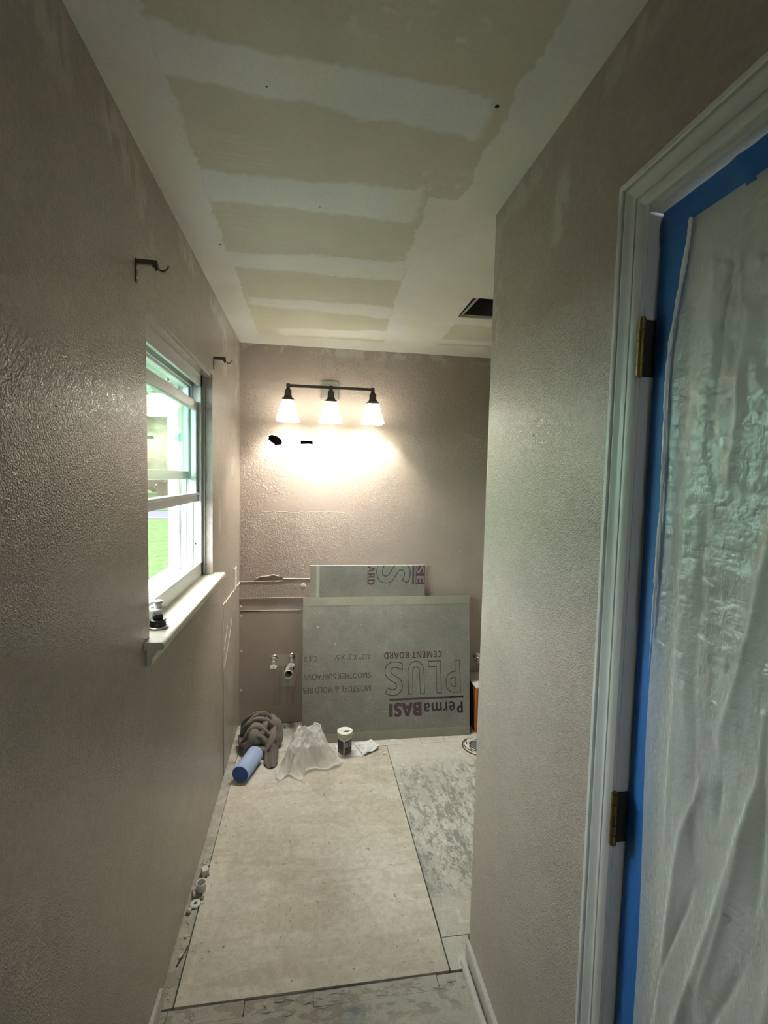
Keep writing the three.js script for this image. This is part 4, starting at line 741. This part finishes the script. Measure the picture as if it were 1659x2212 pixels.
// square jar with a round lid
{
  const J = group('compound_jar', [0.222, 0.0025, -2.770]);
  J.rotation.y = 0.62;
  const face = (lines) => { const cv = document.createElement('canvas'); cv.width = 128; cv.height = 160; const c = cv.getContext('2d'); c.fillStyle = '#161514'; c.fillRect(0, 0, 128, 160); c.fillStyle = '#4c4a46'; c.fillRect(0, 112, 128, 48); if (lines) { c.fillStyle = '#a9a7a0'; c.fillRect(18, 22, 60, 9); c.fillRect(18, 44, 48, 8); c.fillRect(18, 22, 8, 60); c.fillRect(58, 44, 8, 40); c.fillRect(18, 66, 38, 7); c.fillRect(90, 16, 22, 70); c.fillStyle = '#161514'; c.fillRect(96, 24, 10, 54); } const t = new THREE.CanvasTexture(cv); t.colorSpace = THREE.SRGBColorSpace; return t; };
  mesh('jar_body', join([rbx(-0.031, 0.031, 0, 0.098, -0.031, 0.031, 0.006, 3), cyl(0.030, 0.030, 0.014, 0, 0.096, 0, 28)]), std({ color: new THREE.Color().setRGB(0.55, 0.55, 0.50), roughness: 0.4 }), J);
  const lab = (rot, tex) => { const q = new THREE.PlaneGeometry(0.053, 0.078); q.translate(0, 0.044, 0.0316); q.rotateY(rot); mesh('jar_label', q, std({ color: 0xffffff, roughness: 0.5, map: tex }), J); };
  lab(0, face(true)); lab(-Math.PI / 2, face(false)); lab(Math.PI / 2, face(false)); lab(Math.PI, face(true));
  mesh('shaded_jar_lid', lathe([[0.001, 0.132], [0.0435, 0.132], [0.0470, 0.129], [0.0455, 0.108], [0.042, 0.106], [0.001, 0.106]], 40), std({ color: new THREE.Color().setRGB(0.46, 0.45, 0.34), roughness: 0.45 }), J);  // lid rim in darker olive, its shade put into the colour
  const lc = document.createElement('canvas'); lc.width = lc.height = 192; { const c = lc.getContext('2d'); c.fillStyle = '#e9e8e2'; c.fillRect(0, 0, 192, 192); c.strokeStyle = '#6a6862'; c.lineWidth = 4; c.beginPath(); c.moveTo(22, 84); c.lineTo(112, 96); c.stroke(); c.fillStyle = '#2f2e2c'; c.beginPath(); c.moveTo(96, 92); c.lineTo(172, 104); c.lineTo(140, 140); c.lineTo(64, 138); c.lineTo(100, 116); c.closePath(); c.fill(); }
  const lt = new THREE.CanvasTexture(lc); lt.colorSpace = THREE.SRGBColorSpace;
  const top = new THREE.CircleGeometry(0.0435, 40); top.rotateX(-Math.PI / 2); top.rotateY(-0.62); top.translate(0, 0.1325, 0);
  mesh('lid_label', top, std({ color: 0xffffff, roughness: 0.5, map: lt }), J);
  tag(J, 'small square black-labelled jar with round white lid', 'jar');
}
// flat card under the jar and the folded leaflet beside it
{
  M.paper = std({ color: new THREE.Color().setRGB(0.70, 0.71, 0.69), roughness: 0.85, side: THREE.DoubleSide });
  tag(mesh('white_card', slabFlat(poly([[0.180, 2.735], [0.345, 2.722], [0.318, 2.842], [0.175, 2.85]]), 0.0003, 0.0012), M.paper), 'flat white card lying under the square jar', 'card');
  const tone = dataTex(128, 128, (u, v, c) => { const ln = sstep(0.55, 0.7, vn(u * 8, v * 40, 621)) * (v > 0.2 ? 1 : 0); const k = 1 - 0.16 * ln; c[0] = 222 * k; c[1] = 226 * k; c[2] = 226 * k; }, true);
  const L = group('leaflet');
  const fl = (yo, am) => gridSurf(40, 24, (u, v) => { const x = mix(mix(0.285, 0.330, v), mix(0.392, 0.452, v * 0.6), u), z = mix(-2.852, mix(-2.718, -2.775, u), v); return [x, 0.0035 + yo + am * (0.25 * Math.sin(u * 5) ** 2 + u * u * 0.9 + 0.25 * v * Math.sin(u * 7)), z]; }, true);
  mesh('leaflet_page', fl(0.0, 0.010), std({ color: 0xffffff, roughness: 0.8, map: tone, side: THREE.DoubleSide }), L);
  mesh('leaflet_page', fl(0.0035, 0.017), std({ color: 0xffffff, roughness: 0.8, map: tone, side: THREE.DoubleSide }), L);
  tag(L, 'folded pale paper leaflet curling up beside the jar', 'leaflet');
  const b = mesh('plaster_lump', new THREE.IcosahedronGeometry(0.009, 1).scale(1, 0.5, 0.8).translate(0.452, 0.004, -2.725), M.plaster); tag(b, 'small white plaster lump on plywood by the leaflet', 'plaster');
}

// ---------------------------------------------------------------- pop-up drain plug on the window sill
{
  const P = group('drain_plug', [-0.440, 1.1668, -1.497]);
  mesh('base_flange', lathe([[0.001, 0.007], [0.024, 0.007], [0.029, 0.005], [0.030, 0.002], [0.028, 0], [0.001, 0]], 36), M.nickelAndLitPlate, P);
  mesh('rubber_gasket', lathe([[0.001, 0.026], [0.020, 0.026], [0.0225, 0.024], [0.0225, 0.021], [0.0205, 0.020], [0.0205, 0.018], [0.0225, 0.017], [0.0225, 0.010], [0.024, 0.007], [0.001, 0.007]], 36), M.black, P);
  mesh('threaded_collar', lathe([[0.001, 0.040], [0.0145, 0.040], [0.0145, 0.026], [0.001, 0.026]], 32), M.black, P);
  mesh('plug_stem', lathe([[0.001, 0.052], [0.0125, 0.052], [0.0125, 0.040], [0.001, 0.040]], 32), M.pvc, P);
  mesh('wing_nut', join([lathe([[0.001, 0.060], [0.019, 0.059], [0.0225, 0.056], [0.0225, 0.051], [0.018, 0.049], [0.001, 0.049]], 32), new THREE.SphereGeometry(0.007, 12, 8).translate(0.0175, 0.060, 0), new THREE.SphereGeometry(0.007, 12, 8).translate(-0.0175, 0.060, 0)]), M.pvc, P);
  mesh('plug_neck', lathe([[0.001, 0.076], [0.0125, 0.076], [0.0105, 0.060], [0.001, 0.060]], 32), M.pvc, P);
  mesh('seal_ring', lathe([[0.001, 0.0785], [0.013, 0.0785], [0.013, 0.0755], [0.001, 0.0755]], 32), M.black, P);
  mesh('top_cap', lathe([[0.001, 0.0815], [0.013, 0.0812], [0.0142, 0.080], [0.0138, 0.0785], [0.001, 0.0785]], 32), M.white, P);
  mesh('cap_hole', new THREE.CircleGeometry(0.003, 14).rotateX(-Math.PI / 2).translate(0, 0.0817, 0), M.dark, P);
  tag(P, 'black and white plastic drain plug standing on the window sill', 'drain plug');
}

// ---------------------------------------------------------------- plumbing scraps along the left wall
{
  const cap = group('plastic_block', [-0.402, 0.0, -1.955]);
  mesh('block_body', rbx(-0.013, 0.013, 0, 0.026, -0.015, 0.015, 0.004), M.white, cap); mesh('block_rim', rbx(-0.0145, 0.0145, 0, 0.006, -0.0165, 0.0165, 0.002), M.pvc, cap);
  cap.rotation.y = 0.5; tag(cap, 'white plastic block, farthest of the scraps along the left wall', 'pipe fitting');
  const cup = group('pipe_socket', [-0.401, 0.0005, -1.878]);
  mesh('socket_wall', lathe([[0.0155, 0.004], [0.0155, 0.030], [0.0185, 0.030], [0.0185, 0], [0.001, 0], [0.001, 0.004], [0.0155, 0.004]], 32), M.pvc, cup);
  mesh('socket_lip', lathe([[0.0155, 0.030], [0.0165, 0.032], [0.0205, 0.032], [0.0205, 0.026], [0.0185, 0.025]], 32), M.pvc, cup);
  cup.rotation.x = 0.0; tag(cup, 'round hollow plastic pipe socket between the block and the washer', 'pipe fitting');
  const ws = group('rubber_washer', [-0.409, 0.0005, -1.812]);
  mesh('washer_ring', lathe([[0.005, 0.002], [0.006, 0.006], [0.012, 0.007], [0.0195, 0.005], [0.021, 0.001], [0.005, 0.001], [0.005, 0.002]], 32), M.pvc, ws);
  mesh('washer_slot', bx(-0.0015, 0.0015, 0.0066, 0.0074, -0.006, 0.006), M.dark, ws); ws.rotation.y = -0.5;
  tag(ws, 'flat pale washer disc, nearest of the plumbing scraps by the wall', 'washer');
  const nut = mesh('small_nut', lathe([[0.003, 0.001], [0.003, 0.007], [0.006, 0.007], [0.006, 0.001], [0.003, 0.001]], 18).translate(-0.386, 0, -1.838), M.pvc); tag(nut, 'tiny pale ring nut beside the washer', 'nut');
  const tb = mesh('plastic_tube', new THREE.CylinderGeometry(0.006, 0.006, 0.04, 16).rotateX(1.35).rotateY(0.25).translate(-0.424, 0.0085, -1.862), M.pvc); tag(tb, 'short pale plastic tube lying against the left wall bottom', 'tube');
  const pl = mesh('plug_stub', lathe([[0.001, 0.012], [0.007, 0.012], [0.009, 0.008], [0.009, 0], [0.001, 0]], 18).rotateX(0.6).translate(-0.424, 0.003, -1.785), M.pvc); tag(pl, 'stubby pale plug next to the washer, against the wall', 'plug');
  const nail = mesh('bent_nail', tube([[-0.415, 0.004, -1.575], [-0.409, 0.004, -1.595], [-0.400, 0.005, -1.622], [-0.394, 0.008, -1.640]], 0.0016, 16, 6), M.dark); tag(nail, 'dark bent nail on the floor strip by the left wall', 'nail');
  const chip = mesh('paint_flake', new THREE.IcosahedronGeometry(0.010, 0).scale(1.3, 0.25, 0.8).rotateY(0.7).translate(-0.408, 0.003, -1.612), M.plaster); tag(chip, 'white paint flake beside the bent nail', 'paint flake');
  const chip2 = mesh('paint_flake', new THREE.IcosahedronGeometry(0.006, 0).scale(0.9, 0.5, 1.3).translate(-0.411, 0.003, -1.682), M.plaster); tag(chip2, 'white paint flake between the bent nail and the washer', 'paint flake');
}

// ---------------------------------------------------------------- outdoors through the window
{
  const GY = -0.45;
  const grass = dataTex(512, 512, (u, v, c) => { const n = fbm(u * 30, v * 30, 701), g = vn(u * 256, v * 256, 703, 256, 256); const k = 0.9 + 0.3 * (n - 0.5) + 0.25 * (g - 0.5); c[0] = 57 * k; c[1] = 72 * k; c[2] = 45 * k; }, true);
  M.grass = phys({ color: 0xffffff, roughness: 1, specularIntensity: 0, map: withRepeat(grass, 0.25, 0.25) });
  struct(mesh('lawn', bx(-60, XL - 0.16, GY - 0.2, GY, -23.2, 14), M.grass), 'mown green lawn outside the window');
  struct(mesh('lawn_far', bx(-60, 40, GY - 0.2, GY + 0.02, -62, -28.8), M.grass), 'green verge across the road');
  struct(mesh('road', bx(-60, 40, GY - 0.2, GY - 0.01, -28.8, -23.2), phys({ color: new THREE.Color().setRGB(0.045, 0.046, 0.052), roughness: 1, specularIntensity: 0 })), 'pale road beyond the lawn');
  struct(mesh('kerb', bx(-60, 40, GY - 0.1, GY + 0.06, -23.5, -23.2), phys({ color: new THREE.Color().setRGB(0.06, 0.061, 0.066), roughness: 1, specularIntensity: 0 })), 'pale concrete kerb along the road');
  // this house: outside cladding, soffit and fascia
  struct(mesh('wall_outside', bx(XL - 0.15, XL - 0.152, GY, WIN.y0, -5.5, 2), M.siding));
  const leafMat = [phys({ color: new THREE.Color().setRGB(0.030, 0.050, 0.025), roughness: 1, specularIntensity: 0 }), phys({ color: new THREE.Color().setRGB(0.042, 0.064, 0.032), roughness: 1, specularIntensity: 0 })];
  const bark = std({ color: new THREE.Color().setRGB(0.05, 0.038, 0.03), roughness: 1 });
  const tree = (x, z, h, w, seed, label) => {
    const t = group('shade_tree', [x, GY, z]), r = rng(seed), parts = [];
    mesh('trunk', cyl(0.035 * h, 0.02 * h, h * 0.5, 0, 0, 0, 10), bark, t);
    for (let i = 0; i < 520; i++) { const a = r() * 6.283, q = Math.sqrt(r()), yy = r(); const g = new THREE.IcosahedronGeometry((0.035 + 0.05 * r()) * h, 0); g.rotateX(6 * r()); g.rotateY(6 * r()); const k = Math.sqrt(Math.max(0.05, 1 - (2 * yy - 0.9) ** 2)); g.translate(w * q * k * Math.cos(a), h * (0.14 + 0.86 * yy), w * q * k * Math.sin(a)); parts.push(g); }
    mesh('foliage', join(parts), leafMat[seed % 2], t);
    return tag(t, label, 'tree', 'trees across the road');
  };
  tree(-21, -44, 13, 5.0, 11, 'tall green tree across the road, left of the others');
  tree(-10.4, -37, 13, 5.6, 12, 'green tree beyond the road, seen through window middle');
  tree(0.5, -46, 14, 5.0, 13, 'green tree beyond the road, nearest the window far jamb');
  const hd = [], r = rng(15); for (let i = 0; i < 420; i++) { const g = new THREE.IcosahedronGeometry(0.35 + 0.4 * r(), 0); g.rotateX(6 * r()); g.translate(-34 + 44 * r(), GY + 0.3 + 1.6 * r(), -52 + 1.6 * r()); hd.push(g); }
  tag(mesh('hedge', join(hd), leafMat[0]), 'low green hedge far beyond the road', 'hedge');
}

renderer.render(scene, camera);
